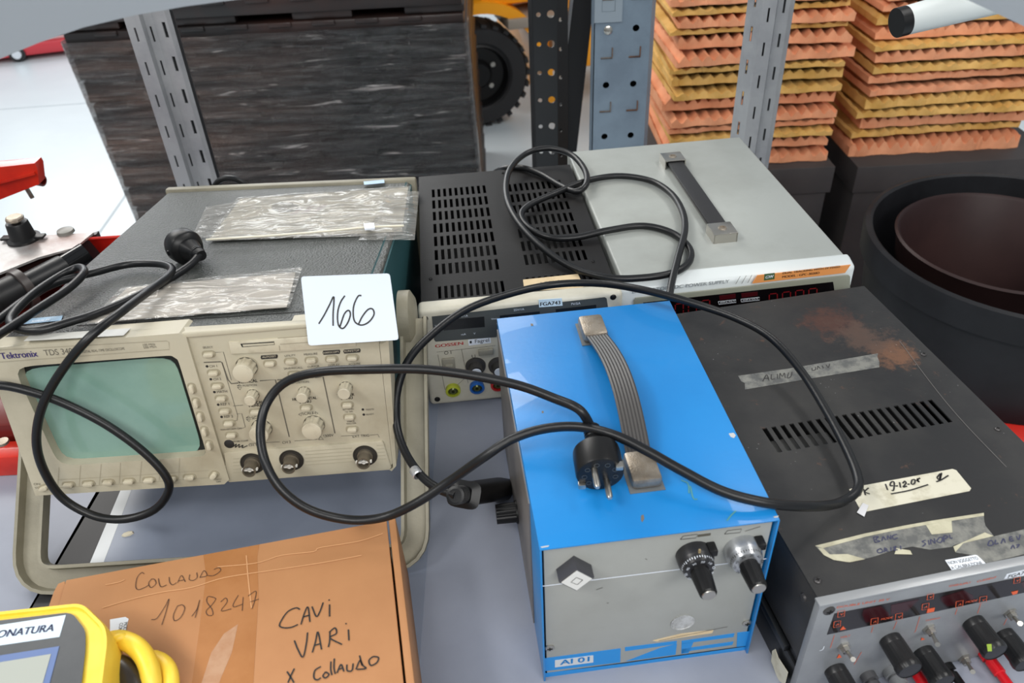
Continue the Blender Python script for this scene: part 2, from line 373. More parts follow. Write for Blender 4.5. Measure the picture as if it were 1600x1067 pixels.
# ================================================================= background
# ---- stack of black plastic pallets under stretch film
blackpal = mat('black_pallet_plastic', (30, 27, 27), .35, col2=(58, 36, 30), nscale=1.6, nlo=.45, nhi=.7)
SY = 2.5
tl, bl = ony(78, 12, SY), ony(215, 340, SY); tr, br = ony(718, -38, SY), ony(745, 268, SY)
ztop = tl.z; npal = 13; ph = (ztop-FZ)/npal
def xs(z): # left and right edges at height z
    t = (z-bl.z)/(tl.z-bl.z); return bl.x+(tl.x-bl.x)*t, br.x+(tr.x-br.x)*(z-br.z)/(tr.z-br.z)
for k in range(npal):
    z = FZ+k*ph; xl, xr = xs(z); bm = NB()
    holes = []
    T = Thing('plastic_pallet', '', 'pallet', ((xl+xr)/2, SY+.5, z), 0, group='black plastic pallets in the wrapped stack')
    T.o['label'] = 'flat black plastic pallet in the tall film-wrapped stack behind the instruments'
    if k == npal-1: T.o['label'] = 'black plastic pallet on top of the wrapped stack'; del T.o['group']
    hw = (xr-xl)/2
    # deck with a lip and tabs along the front edge
    box(bm, (-hw, -.5, ph*.30), (hw, .5, ph*.97), .006)
    for q in range(-4, 5):
        xx = q*hw/4.6+(.05 if k % 2 else 0)
        if abs(xx)+.05 < hw: box(bm, (xx-.035, -.507, ph*.78), (xx+.035, -.49, ph*.99), .004)
    finish('deck', bm, blackpal, T)
    for q in (-.86, -.28, .3, .86):
        b2 = NB(); box(b2, (q*hw-.09, -.49, 0), (q*hw+.09, .49, ph*.31), .004); finish('foot', b2, blackpal, T)
# film: rippled sheet pulled round the front and the sides
def film_mat():
    M = bpy.data.materials.new('stretch_film'); M.use_nodes = True; nt = M.node_tree; N = nt.nodes; L = nt.links; N.clear()
    out = N.new('ShaderNodeOutputMaterial'); mx = N.new('ShaderNodeMixShader'); tr = N.new('ShaderNodeBsdfTransparent'); gl = N.new('ShaderNodeBsdfPrincipled')
    gl.inputs['Roughness'].default_value = .07; gl.inputs['Coat Weight'].default_value = .5; gl.inputs['Specular IOR Level'].default_value = 1.0
    tc = N.new('ShaderNodeTexCoord'); mp = N.new('ShaderNodeMapping'); mp.inputs['Scale'].default_value = (1.1, 1, 12); L.new(tc.outputs['Object'], mp.inputs[0])
    n = N.new('ShaderNodeTexNoise'); n.inputs['Scale'].default_value = 5; n.inputs['Detail'].default_value = 7; n.inputs['Roughness'].default_value = .62; n.inputs['Distortion'].default_value = .6; L.new(mp.outputs[0], n.inputs[0])
    bp = N.new('ShaderNodeBump'); bp.inputs['Strength'].default_value = 1; bp.inputs['Distance'].default_value = .034; L.new(n.outputs[0], bp.inputs['Height']); L.new(bp.outputs[0], gl.inputs['Normal'])
    # brownish film on the left fading to black on the right, streaked
    sep = N.new('ShaderNodeSeparateXYZ'); L.new(tc.outputs['Object'], sep.inputs[0])
    mr = N.new('ShaderNodeMapRange'); mr.inputs[1].default_value = -1.1; mr.inputs[2].default_value = -.45; mr.inputs[3].default_value = 1; mr.inputs[4].default_value = 0; L.new(sep.outputs[0], mr.inputs[0])
    n2 = N.new('ShaderNodeTexNoise'); n2.inputs['Scale'].default_value = 3; n2.inputs['Detail'].default_value = 5
    mp2 = N.new('ShaderNodeMapping'); mp2.inputs['Scale'].default_value = (1, 1, 9); L.new(tc.outputs['Object'], mp2.inputs[0]); L.new(mp2.outputs[0], n2.inputs[0])
    cr = N.new('ShaderNodeValToRGB'); L.new(n2.outputs[0], cr.inputs[0]); cr.color_ramp.elements[0].position = .35; cr.color_ramp.elements[0].color = lin((44, 28, 25)); cr.color_ramp.elements[1].position = .68; cr.color_ramp.elements[1].color = lin((104, 74, 58))
    mc = N.new('ShaderNodeMix'); mc.data_type = 'RGBA'; L.new(mr.outputs[0], mc.inputs[0]); mc.inputs[6].default_value = lin((22, 22, 24)); L.new(cr.outputs[0], mc.inputs[7]); mp3 = N.new('ShaderNodeMapping'); mp3.inputs['Scale'].default_value = (2.6, 1, 34); mp3.inputs['Rotation'].default_value = (0, .05, 0); L.new(tc.outputs['Object'], mp3.inputs[0])
    n3 = N.new('ShaderNodeTexNoise'); n3.inputs['Scale'].default_value = 2.2; n3.inputs['Detail'].default_value = 4; n3.inputs['Distortion'].default_value = .8; L.new(mp3.outputs[0], n3.inputs[0])
    w3 = N.new('ShaderNodeMapRange'); w3.inputs[1].default_value = .62; w3.inputs[2].default_value = .72; w3.inputs[4].default_value = .8; L.new(n3.outputs[0], w3.inputs[0])
    mw = N.new('ShaderNodeMix'); mw.data_type = 'RGBA'; L.new(w3.outputs[0], mw.inputs[0]); L.new(mc.outputs[2], mw.inputs[6]); mw.inputs[7].default_value = lin((196, 190, 188)); L.new(mw.outputs[2], gl.inputs['Base Color'])  # highlight streaks and stretch whitening painted into the film colour
    th = N.new('ShaderNodeMapRange'); th.inputs[1].default_value = .35; th.inputs[2].default_value = .62; th.inputs[3].default_value = .45; th.inputs[4].default_value = .9; L.new(n.outputs[0], th.inputs[0])
    L.new(th.outputs[0], mx.inputs[0]); L.new(tr.outputs[0], mx.inputs[1]); L.new(gl.outputs[0], mx.inputs[2]); L.new(mx.outputs[0], out.inputs[0]); return M
bm = NB(); nx, nz = 110, 90; zf = ztop-1.35*ph; grid = {}
path = [(-1, 1.0), (-1, .0)] 
def film_pt(s, z):
    xl, xr = xs(z)
    # s in 0..1: left side (back to front), front, right side
    if s < .12: return Vector((xl-.012, SY+.07-(s/.12)*.07, z))
    if s > .88: return Vector((xr+.012, SY+(s-.88)/.12*.07, z))
    t = (s-.12)/.76; return Vector((xl-.012+(xr-xl+.024)*t, SY-.014, z))
rr = random.Random(3); wob = [rr.uniform(-1, 1) for _ in range(400)]
for i in range(nx+1):
    for j in range(nz+1):
        z = FZ+.03+(zf-FZ-.03)*j/nz; p = film_pt(i/nx, z)
        dy = .004*math.sin(j*1.3+math.sin(i*.11)*2.6+wob[i]*.1)+.003*math.sin(j*.9+i*.33)
        if .12 <= i/nx <= .88: p.y -= abs(dy)
        grid[i, j] = bm.verts.new(p)
for i in range(nx):
    for j in range(nz): bm.faces.new((grid[i, j], grid[i+1, j], grid[i+1, j+1], grid[i, j+1]))
tag(finish('stretch_film', bm, film_mat(), None, 3), 'crinkled stretch film wrapped round the stack of black pallets', 'plastic film')

# ---- forklift
fx = ony(744, 125, 3.85)
T = Thing('forklift', 'orange forklift with a black tyre parked on the white floor behind the pallet stack', 'forklift', (fx.x, 3.9, FZ), R(14))
wr = .24
bm = NB(); lathe(bm, (0, -.02, wr), (0, -1, 0), [(.145, -.10), (wr*.93, -.12), (wr, -.09), (wr, .05), (wr*.93, .085), (.16, .075), (.145, .06)], 48, 0)
tyr = finish('tyre', bm, tyre, T)
bm = NB()
for k in range(26):
    a = 2*math.pi*k/26; c = Vector((math.cos(a), 0, math.sin(a))); t = Vector((-math.sin(a), 0, math.cos(a)))
    o = Vector((0, -.02, wr))+c*(wr-.012)
    for s, y0 in ((1, -.085), (-1, .0)):
        hexa(bm, [o-t*.013+Vector((0, y0, 0)), o+t*.013+Vector((0, y0, 0)), o+t*.013+Vector((0, y0+.08, 0)), o-t*.013+Vector((0, y0+.08, 0))]+[q+c*.016 for q in (o-t*.013+Vector((0, y0, 0)), o+t*.013+Vector((0, y0, 0)), o+t*.013+Vector((0, y0+.08, 0)), o-t*.013+Vector((0, y0+.08, 0)))])
finish('tread', bm, tyre, tyr)
bm = NB(); lathe(bm, (0, -.02, wr), (0, -1, 0), [(.15, .065), (.14, .07), (.125, .03), (.07, .02), (.055, .045), (0, .045)], 36); rim = finish('rim', bm, black, T)
for k in range(5):
    a = 2*math.pi*k/5+.5; bm = NB(); cyl(bm, (.085*math.cos(a), -.04, wr+.085*math.sin(a)), (0, -1, 0), .012, .014, 8); finish('wheel_nut', bm, metal, rim)
# fender: arc over the wheel that runs down in front of it
bm = NB(); arc = [(math.cos(R(a))*.30, math.sin(R(a))*.30+wr) for a in range(112, -6, -6)]+[(.315, wr-.06), (.318, wr-.16)]
arc2 = [(x*1.16 if z > wr-.02 else x+.045, (z-wr)*1.16+wr if z > wr-.02 else z) for x, z in arc]
for (a, b), (c, d) in zip(zip(arc, arc[1:]), zip(arc2, arc2[1:])):
    hexa(bm, [(a[0], -.14, a[1]), (b[0], -.14, b[1]), (b[0], .2, b[1]), (a[0], .2, a[1]), (c[0], -.14, c[1]), (d[0], -.14, d[1]), (d[0], .2, d[1]), (c[0], .2, c[1])])
bmesh.ops.remove_doubles(bm, verts=bm.verts, dist=.0005); finish('fender', bm, forkm, T)
bm = NB(); box(bm, (.02, -.10, .55), (.62, .7, 1.15), .03); box(bm, (.30, -.05, .2), (1.15, .75, .56), .03); finish('body', bm, forkm, T)
bm = NB(); box(bm, (.13, -.16, .46), (.40, .1, .505), .005); box(bm, (.36, -.1, .32), (.5, .1, .46), .005); finish('step', bm, mat('step_grey', (150, 140, 128), .5), T)
bm = NB(); cyl(bm, (.17, -.098, .63), (0, -1, 0), .03, .01, 20); finish('round_plug', bm, black, T)
bm = NB(); box(bm, (-.30, -.12, .1), (-.22, .7, 1.6), .01); box(bm, (-.22, .0, .58), (.04, .6, .9), .02); finish('mast', bm, black, T)
bm = NB(); lathe(bm, (1.0, .1, .2), (0, -1, 0), [(0, -.1), (.2, -.1), (.2, .08), (.1, .1), (0, .08)], 32); finish('rear_tyre', bm, tyre, T)

# ---- black perforated post with a diagonal brace
def holed(bm, o, ex, W, H, holes, th, m=16):
    """vertical sheet with true round holes (u, v, r) in one or more columns"""
    ex = Vector(ex).normalized(); o = Vector(o); n = ex.cross(Vector((0, 0, 1)))
    cols = sorted({h[0] for h in holes}); rws = sorted({h[1] for h in holes}); rad = {(h[0], h[1]): h[2] for h in holes}
    P = lambda u, v, k: o+ex*u+Vector((0, 0, v))-n*th*k
    ub = [0]+[(a+b)/2 for a, b in zip(cols, cols[1:])]+[W]; vb = [0]+[(a+b)/2 for a, b in zip(rws, rws[1:])]+[H]
    have = {(h[0], h[1]) for h in holes}
    for i in range(len(ub)-1):
        for j in range(len(vb)-1):
            u0, u1, v0, v1 = ub[i], ub[i+1], vb[j], vb[j+1]
            if (cols[i], rws[j]) not in have:
                bm.faces.new([bm.verts.new(P(*q, 0)) for q in ((u0, v0), (u1, v0), (u1, v1), (u0, v1))]); continue
            out, inn, inb = [], [], []; r = rad[(cols[i], rws[j])]
            for k in range(m):
                a = 2*math.pi*(k+.5)/m; cx, cy = math.cos(a), math.sin(a)
                s = min(((u1-cols[i])/cx if cx > 0 else (u0-cols[i])/cx) if abs(cx) > 1e-6 else 9, ((v1-rws[j])/cy if cy > 0 else (v0-rws[j])/cy) if abs(cy) > 1e-6 else 9)
                out.append((cols[i]+cx*s, rws[j]+cy*s)); inn.append((cols[i]+cx*r, rws[j]+cy*r))
            cs = [(u1, v1), (u0, v1), (u0, v0), (u1, v0)]
            vi = [bm.verts.new(P(*q, 0)) for q in inn]; vo = [bm.verts.new(P(*q, 0)) for q in out]; vk = [bm.verts.new(P(*q, 1)) for q in inn]; vc = [bm.verts.new(P(*q, 0)) for q in cs]
            for k in range(m):
                l = (k+1) % m
                extra = []
                A, B = out[k], out[l]
                for ci, c in enumerate(cs):
                    onA = abs(A[0]-c[0]) < 1e-7 or abs(A[1]-c[1]) < 1e-7; onB = abs(B[0]-c[0]) < 1e-7 or abs(B[1]-c[1]) < 1e-7
                    same = (abs(A[0]-B[0]) < 1e-7) or (abs(A[1]-B[1]) < 1e-7)
                    if onA and onB and not same: extra = [vc[ci]]
                bm.faces.new([vi[k], vo[k]]+extra+[vo[l], vi[l]]); bm.faces.new((vi[k], vi[l], vk[l], vk[k]))
YP = 1.80
a0, a1 = ony(832, 0, YP), ony(890, 0, YP)
T = Thing('perforated_post', 'black perforated metal post with a diagonal brace beside the orange forklift', 'metal post', (a0.x, YP, FZ))
zt = .62; bm = NB()
zh = [ony(862, v, YP).z-FZ for v in (22, 68, 113, 156, 197)]; st = (zh[0]-zh[-1])/4; Hh = zt-FZ
rows = [zh[-1]+k*st for k in range(-9, 8) if .03 < zh[-1]+k*st < Hh-.03]
wcol = .052; plate(bm, (0, 0, 0), (-.25, 1, 0), (0, 0, 1), .03, Hh, [], .002)
holed(bm, (0, 0, 0), (1, 0, 0), wcol, Hh, [(.012, z, .0050) for z in rows]+[(.0385, z, .0080) for z in rows], .003)
holed(bm, (wcol, 0, 0), (.75, .55, 0), .032, Hh, [(.010, z-.014, .0045) for z in rows], .003)
finish('post', bm, mat('black_post_paint', (17, 18, 20), .4), T, 0)
bm = NB(); p0 = ony(900, -60, 1.84)-Vector((a0.x, YP, FZ)); p1 = ony(862, 262, 1.84)-Vector((a0.x, YP, FZ)); d = (p1-p0); p1 = p0+d*2.2
q0 = ony(935, -60, 1.84)-Vector((a0.x, YP, FZ)); q1 = ony(898, 262, 1.84)-Vector((a0.x, YP, FZ)); q1 = q0+(q1-q0)*2.2
prism(bm, [p0, q0, q1, p1], (0, .04, 0), .002); br_ = finish('brace', bm, mat('black_brace', (24, 24, 26), .45), T)
bm = NB(); tube(bm, [p0+Vector((.001, -.003, 0)), p1+Vector((.001, -.003, 0))], .0028, 8); finish('brace_edge', bm, steel, br_)

# ---- blue-grey upright with round holes, rusty punched tabs and a plate
YU = 1.62
T = Thing('rack_upright', 'blue-grey steel rack upright with round holes and rusty punched slots', 'rack upright', (.193, YU, FZ))
W = .112; bm = NB(); H = .62-FZ; cl, cr_ = .027, .083
hz = [ony(992, v, YU).z-FZ for v in (44, 131, 211)]; st = (hz[0]-hz[2])/2
rows = [hz[2]+k*st for k in range(-6, 7) if .03 < hz[2]+k*st < H-.03]
holed(bm, (0, 0, 0), (1, 0, 0), W, H, [(cl, z, .0068) for z in rows]+[(cr_, z, .0068) for z in rows], .003)
plate(bm, (0, .05, 0), (0, -1, 0), (0, 0, 1), .05, H, [], .002)
plate(bm, (W, 0, 0), (.5, .9, 0), (0, 0, 1), .022, H, [], .002)
plate(bm, (W+.011, .02, 0), (0, 1, 0), (0, 0, 1), .04, H, [], .002)
finish('post', bm, bgray, T, 0)
b2 = NB(); box(b2, (.004, .045, 0), (W-.002, .05, H)); finish('added_shade_backing', b2, mat('added_shade_backing', (26, 28, 30), .7), T)  # dark sheet added so the holes read as black shade
for z in rows:
    for c, s in ((cl, .9), (cr_, 1)):
        zz = z-st/2; b2 = NB()
        hexa(b2, [(c-.012, -.0005, zz-.002), (c+.011, -.0005, zz-.002), (c+.011, .001, zz-.002), (c-.012, .001, zz-.002), (c-.012, -.004, zz+.001), (c+.011, -.004, zz+.001), (c+.011, .001, zz+.0015), (c-.012, .001, zz+.0015)])
        box(b2, (c+.0095, -.003, zz), (c+.0115, .001, zz+.02))
        finish('punched_tab', b2, rust if c == cr_ else mat('rusty_grey', (104, 98, 92), .7, col2=(92, 70, 54), nscale=90), T)
bm = NB(); c = ony(950, 6, YU)-Vector((.193, YU, FZ)); plate(bm, (c.x-.026, -.003, c.z-.034), (1, 0, 0), (0, 0, 1), .054, .12, [(.014, .02, .040, .052)], .003); box(bm, (c.x-.012, -.002, c.z-.014), (c.x+.014, 0, c.z+.018), .001)
finish('fixing_plate', bm, mat('plate_grey', (134, 146, 156), .4, .2), T, 0)
bm = NB(); c = ony(950, 47, YU)-Vector((.193, YU, FZ)); lathe(bm, (c.x, 0, c.z), (0, -1, 0), [(0, 0), (.0085, 0), (.0085, .002), (.006, .0035), (0, .0035)], 20); finish('bolt', bm, metal, T)

# ---- foam stacks on black cartons
def foam_mesh(name, W, D, t, seed, material, pitch, flat=0):
    rnd = random.Random(seed); bm = NB(); nx = int(W/pitch*5); ny = 30; ph, pk = rnd.uniform(0, 6), rnd.uniform(0, 6); V = {}; base = {}
    bow = rnd.uniform(0, .003)
    for i in range(nx+1):
        for j in range(ny+1):
            x = -W/2+W*i/nx; y = D*j/ny; jag = .006*math.sin(i*.37+seed)+rnd.uniform(-.002, .002) if j == 0 else 0
            k = abs(((x/pitch+ph) % 1)-.5)*2; l = .5+.5*math.cos(y/pitch*2*math.pi*.5+pk) if j else .35
            h = t*(.34+flat*.4+(.66-flat)*(k*(.75+.25*l))); b = bow*(1-(2*i/nx-1)**2)
            V[i, j] = bm.verts.new((x, y+jag, h+b)); base[i, j] = bm.verts.new((x, y+jag*.5, b*1.0))
    for i in range(nx):
        for j in range(ny):
            bm.faces.new((V[i, j], V[i+1, j], V[i+1, j+1], V[i, j+1])); bm.faces.new((base[i, j+1], base[i+1, j+1], base[i+1, j], base[i, j]))
        bm.faces.new((base[i, 0], base[i+1, 0], V[i+1, 0], V[i, 0])); bm.faces.new((V[i, ny], V[i+1, ny], base[i+1, ny], base[i, ny]))
    for j in range(ny):
        bm.faces.new((base[0, j+1], base[0, j], V[0, j], V[0, j+1])); bm.faces.new((V[nx, j+1], V[nx, j], base[nx, j], base[nx, j+1]))
    return bm
def foam_stack(xa, xb, y, rows, upx, dirn, where, D=.42):
    n = len(rows)
    for i, (v0, v1, kind) in enumerate(rows):
        z0 = ony(upx, v0, y).z; z1 = ony(upx, v1, y).z; t = z1-z0; k = i
        rnd = random.Random(i*7+int(xa*100)); W = xb-xa+rnd.uniform(-.012, .02)
        nm = {'o': 'orange', 'y': 'yellow', 't': 'orange'}[kind]
        pos = 'at the very bottom' if i == 0 else ('topmost in view' if i == n-1 else '%s from the bottom' % ['second', 'third', 'fourth', 'fifth', 'sixth', 'seventh', 'eighth', 'ninth', 'tenth', 'eleventh', 'twelfth', 'thirteenth', 'fourteenth', 'fifteenth', 'sixteenth'][i-1])
        T = Thing('foam_sheet', '%s egg-crate foam sheet, %s, in the %s' % (nm, pos, where), 'foam', ((xa+xb)/2+rnd.uniform(-.012, .012), y+rnd.uniform(-.012, .02), z0), R(rnd.uniform(-1.5, 2.5)), 0, group='foam sheets in the %s' % where)
        finish('foam_pad', foam_mesh('f', W, D, t*1.08-.003, i*3+int(xa*10), foamo if kind != 'y' else foamy, .0285, .15 if kind == 'y' else (.3 if kind == 't' else 0)), foamo if kind != 'y' else foamy, T, .5)
        if i % 2 or kind == 't' or True:
            bm = NB(); box(bm, (-W/2+.003, .006, .0005), (W/2-.003, D-.004, .0035)); finish('backing', bm, foamb, T)
rows1 = [(251, 232, 'o'), (230, 211, 'o'), (211, 199, 'y'), (198, 186, 't'), (185, 168, 'o'), (166, 144, 'o'), (144, 128, 'y'), (126, 107, 'y'), (105, 93, 'y'), (92, 72, 'o'), (71, 49, 'o'), (49, 37, 'y'), (37, 18, 'o'), (18, 5, 'y'), (4, -14, 'o'), (-14, -30, 'y')]
rows2 = [(240, 216, 'o'), (215, 202, 'y'), (202, 180, 'o'), (181, 166, 'y'), (166, 147, 'y'), (146, 130, 't'), (128, 112, 't'), (112, 96, 'y'), (96, 76, 'o'), (77, 64, 'y'), (64, 42, 'o'), (42, 22, 'y'), (20, 2, 'o'), (0, -18, 'o')]
foam_stack(.432, .865, 1.975, rows1, 1250, 1, 'left foam stack')
foam_stack(.945, 1.40, 2.0, rows2, 1400, 1, 'right foam stack')
def carton(nm, x0, x1, y0, y1, zt, label):
    T = Thing('carton', label, 'box', ((x0+x1)/2, y0, FZ)); hx = (x1-x0)/2; D = y1-y0; H = zt-FZ
    bm = NB(); box(bm, (-hx+.008, .008, 0), (hx-.008, D-.008, H-.005), .003); finish('carton_body', bm, blackbox, T)
    bm = NB(); box(bm, (-hx, 0, H-.075), (hx, D, H), .002); finish('lid', bm, blackbox, T)
    return T
carton('c', .41, .875, 1.93, 2.45, ony(1250, 251, 1.975).z-.001, 'black cardboard carton under the left foam stack')
carton('c', .935, 1.47, 1.93, 2.45, ony(1400, 240, 2.0).z-.001, 'black cardboard carton under the right foam stack, behind the black tub')
bm = NB(); c = ony(1222, 358, 1.70); box(bm, (c.x-.03, 1.70, c.z-.02), (c.x+.05, 1.93, c.z+.016), .005); box(bm, (c.x-.02, 1.72, FZ), (c.x+.04, 1.9, c.z-.02), .005); tag(finish('cream_block', bm, mat('cream_block', (206, 204, 178), .6)), 'pale cream block wedged low between the grey instrument and the carton', 'block')

# ---- tubs
def tub_obj(name, cx, cy, zr, r, H, material, label, lip, taper=.8):
    T = Thing(name, label, 'tub', (cx, cy, zr-H)); rb = r*taper
    bm = NB(); lathe(bm, (0, 0, 0), (0, 0, 1), [(0, 0), (rb, 0), (r*.955-.0, H-.062), (r*.955, H-.055)], 72)
    lathe(bm, (0, 0, 0), (0, 0, 1), [(r*.925, H-.05), (rb*.96, .012), (0, .012)], 72); finish('tub_wall', bm, material, T)
    bm = NB(); lathe(bm, (0, 0, 0), (0, 0, 1), [(r*.95, H-.06), (r*.99, H-.058), (r, H-.012), (r*.992, H-.003), (r*.965, H), (r*.945, H-.004), (r*.925, H-.05)], 72); finish('rim', bm, material, T)
    return T
ZB = -.15
tub_obj('black_tub', 1.017, 1.334, ZB, .300, .26, tub, 'large round black plastic tub with a thick rim on the right', 1, .86)
# brown tub nested inside, leaning against the front wall
T = Thing('brown_tub', 'dark brown round tub nested inside the large black tub', 'tub', (.975, 1.34, ZB-.225)); r = .200
bm = NB(); lathe(bm, (0, 0, 0), (0, 0, 1), [(0, 0), (.16, 0), (r-.004, .215), (r, .219), (r-.004, .223), (r-.010, .217), (.153, .008), (0, .008)], 72); finish('tub_wall', bm, brown, T)
T = Thing('red_bin', 'red plastic bin under the black tub at the right edge', 'bin', (1.02, 1.33, FZ))
bm = NB(); hh = ZB-.262-FZ; lathe(bm, (0, 0, 0), (0, 0, 1), [(0, 0), (.24, 0), (.285, hh-.03), (.300, hh-.028), (.302, hh-.004), (.296, hh), (0, hh)], 64); finish('bin_wall', bm, mat('red_bin_plastic', (206, 44, 34), .35), T)

# ---- white tube with a black cap at the top right
T = Thing('white_tube', 'white round tube with a black end cap in the top right corner', 'tube', tuple(ony(1405, 36, .95)))
c0 = T.w2l(ony(1408, 34, .95)); c1 = T.w2l(ony(1640, -26, .98)); d = (c1-c0).normalized()
bm = NB(); cyl(bm, c0, d, .0162, (c1-c0).length, 32, .021); finish('tube_wall', bm, tubewh, T)
bm = NB(); cyl(bm, c0-d*.006, d, .0166, .012, 32); finish('end_cap', bm, black, T)

# ---- red machine far away at the top left
a = onz(0, 100, FZ); b = onz(150, 82, FZ)
T = Thing('red_trolley', 'low red and pale machine far off on the floor at the top left', 'machine', (a.x, a.y, FZ), math.atan2(b.y-a.y, b.x-a.x))
L_ = 1.6; wht = mat('pale_pink_panel', (236, 208, 208), .4); rd = mat('faded_red', (206, 62, 72), .4)
bm = NB(); box(bm, (-.6, 0, .03), (L_, .8, .10), .01); finish('chassis', bm, rd, T)
bm = NB(); box(bm, (-.6, .05, .10), (L_, 1.3, .17), .01); finish('pale_panel', bm, wht, T)
bm = NB(); box(bm, (-.6, .12, .17), (L_, 1.3, .24), .01); finish('red_panel', bm, rd, T)
bm = NB(); box(bm, (-.6, .2, .24), (L_, 1.3, .32), .01); finish('pale_panel', bm, wht, T)
for x in (.0, .75):
    bm = NB(); lathe(bm, (x+.12, -.01, .05), (0, -1, 0), [(0, -.1), (.05, -.1), (.05, 0), (0, 0)], 20); wl = finish('wheel', bm, tyre, T); b2 = NB(); cyl(b2, (x+.12, -.011, .05), (0, -1, 0), .028, .012, 16); finish('hub', b2, white, wl)
    bm = NB(); box(bm, (x-.1, .045, .125), (x+.5, .055, .15)); finish('slot', bm, dark, T)

# ================================================================= oscilloscope
SW, SD, SH = .36, .469, .1667
sc = Thing('oscilloscope', 'beige oscilloscope with a green-grey screen, tilted up on its handle under a black power cord', 'oscilloscope', (-.4856, .569, .0781), .0091, .1681)
c5 = crop(0, 380, 2.66667); c6 = crop(280, 480, 3.5575)
def spx(u, v, ax='y', val=0): return sc.px(u, v, ax, val)
# body: top corners taken where the edges of the cover run
tbl, tbr = spx(262, 300, 'z', SH), spx(641, 284, 'z', SH); tfr, tfl = spx(575, 494, 'z', SH), spx(-18, 540, 'z', SH)
yb = max(tbl.y, tbr.y)
bm = NB(); x0, x1 = tfl.x+.004, tfr.x
def tz(p, z): return Vector((p.x, p.y, z))
hexa(bm, [(x0, .009, .004), (x1, .009, .004), (tbr.x, tbr.y, .004), (tbl.x, tbl.y, .004), (x0, .009, SH), (x1, .009, SH), (tbr.x, tbr.y, SH), (tbl.x, tbl.y, SH)], .004, 3)
body = finish('cover', bm, crinkle, sc); 
# teal side of the cover, folded over the top edge
bm = NB(); a, b = Vector((x1, .026, 0)), Vector((tbr.x, tbr.y-.002, 0)); dv = (b-a).normalized(); nrm = Vector((dv.y, -dv.x, 0))
hexa(bm, [a+Vector((0, 0, .006)), a+nrm*.0015+Vector((0, 0, .006)), b+nrm*.0015+Vector((0, 0, .006)), b+Vector((0, 0, .006)), a-nrm*.012+Vector((0, 0, SH+.001)), a+nrm*.0015+Vector((0, 0, SH-.004)), b+nrm*.0015+Vector((0, 0, SH-.004)), b-nrm*.006+Vector((0, 0, SH+.001))])
o = finish('side_cover', bm, teal, sc); o['label'] = 'teal side cover'
strokes('seam_and_shadow', sc, [[(120, 509), (300, 499), (478, 487), (570, 482)]], 'z', SH, .0016, dark, body, smooth=False)  # one dark line for the cover seam and the bag edge's painted shadow
# rear rim along the back edge
bm = NB(); q0, q1 = tbl, tbr
dq = (q1-q0).normalized(); hexa(bm, [q0-dq*.004+Vector((0, 0, -SH+.002)), q1+dq*.008+Vector((0, 0, -SH+.002)), q1+dq*.008+Vector((0, .014, -SH+.002)), q0-dq*.004+Vector((0, .014, -SH+.002)), q0-dq*.004+Vector((0, 0, .004)), q1+dq*.008+Vector((0, 0, .004)), q1+dq*.008+Vector((0, .014, .004)), q0-dq*.004+Vector((0, .014, .004))], .003)
rr_ = finish('rear_rim', bm, beige_dk, sc)
polyon('rim_sticker', sc, [(568, 284), (600, 281), (601, 286), (569, 289)], 'z', SH+.0042, .0004, mat('pale_blue_sticker', (150, 180, 206), .4), rr_)
# front: two moulded sections
def P(pts, f=lambda u, v: (u, v), val=0.0): return [spx(*f(*p), 'y', val) for p in pts]
def inset_front(name, outer, hole, val, th, material, f):
    """a moulding with a real opening: ring of quads between outline and hole, walls inwards"""
    bm = NB(); n = len(outer); A = [bm.verts.new(spx(*f(*p), 'y', val)) for p in outer]; H_ = [bm.verts.new(spx(*f(*p), 'y', val)) for p in hole]
    Hb = [bm.verts.new(v.co+Vector((0, .012, 0))) for v in H_]; Ab = [bm.verts.new(v.co+Vector((0, th, 0))) for v in A]
    for i in range(n):
        j = (i+1) % n
        bm.faces.new((A[i], A[j], H_[j], H_[i])); bm.faces.new((H_[i], H_[j], Hb[j], Hb[i])); bm.faces.new((A[j], A[i], Ab[i], Ab[j]))
    return finish(name, bm, material, sc)
def resample(poly, k):
    out = []; n = len(poly)
    for i in range(n):
        a, b = poly[i], poly[(i+1) % n]
        for j in range(k): out.append((a[0]+(b[0]-a[0])*j/k, a[1]+(b[1]-a[1])*j/k))
    return out
outer = [(-70, 440), (745, 375), (775, 392), (955, 985), (935, 1004), (148, 1052)]
hole = [(56, 516), (712, 467), (742, 486), (860, 872), (842, 888), (246, 928)]
outer = [(x, y) for x, y in outer]
def soften(p, n):
    for _ in range(n): p = [((p[i-1][0]+2*p[i][0]+p[(i+1) % len(p)][0])/4, (p[i-1][1]+2*p[i][1]+p[(i+1) % len(p)][1])/4) for i in range(len(p))]
    return p
frame_l = inset_front('screen_bezel', resample(outer, 16), soften(resample(hole, 16), 3), -.004, .030, beige, c5)
bm = NB(); prism(bm, P([(50, 508), (728, 458), (872, 882), (240, 938)], c5, .0075), (0, .002, 0)); finish('screen_border', bm, mat('black_screen_border', (20, 26, 26), .4), sc)
gp = P(soften(resample([(84, 524), (726, 472), (848, 874), (250, 914)], 16), 4), c5, .0065)
bm = NB(); prism(bm, gp, (0, .004, 0)); scr = finish('screen', bm, glass, sc)
right_outer = [(290, 526), (588, 499), (613, 724), (608, 734), (354, 752)]
bm = NB(); prism(bm, P(right_outer), (0, .026, 0)); frame_r = finish('control_panel', bm, beige, sc)
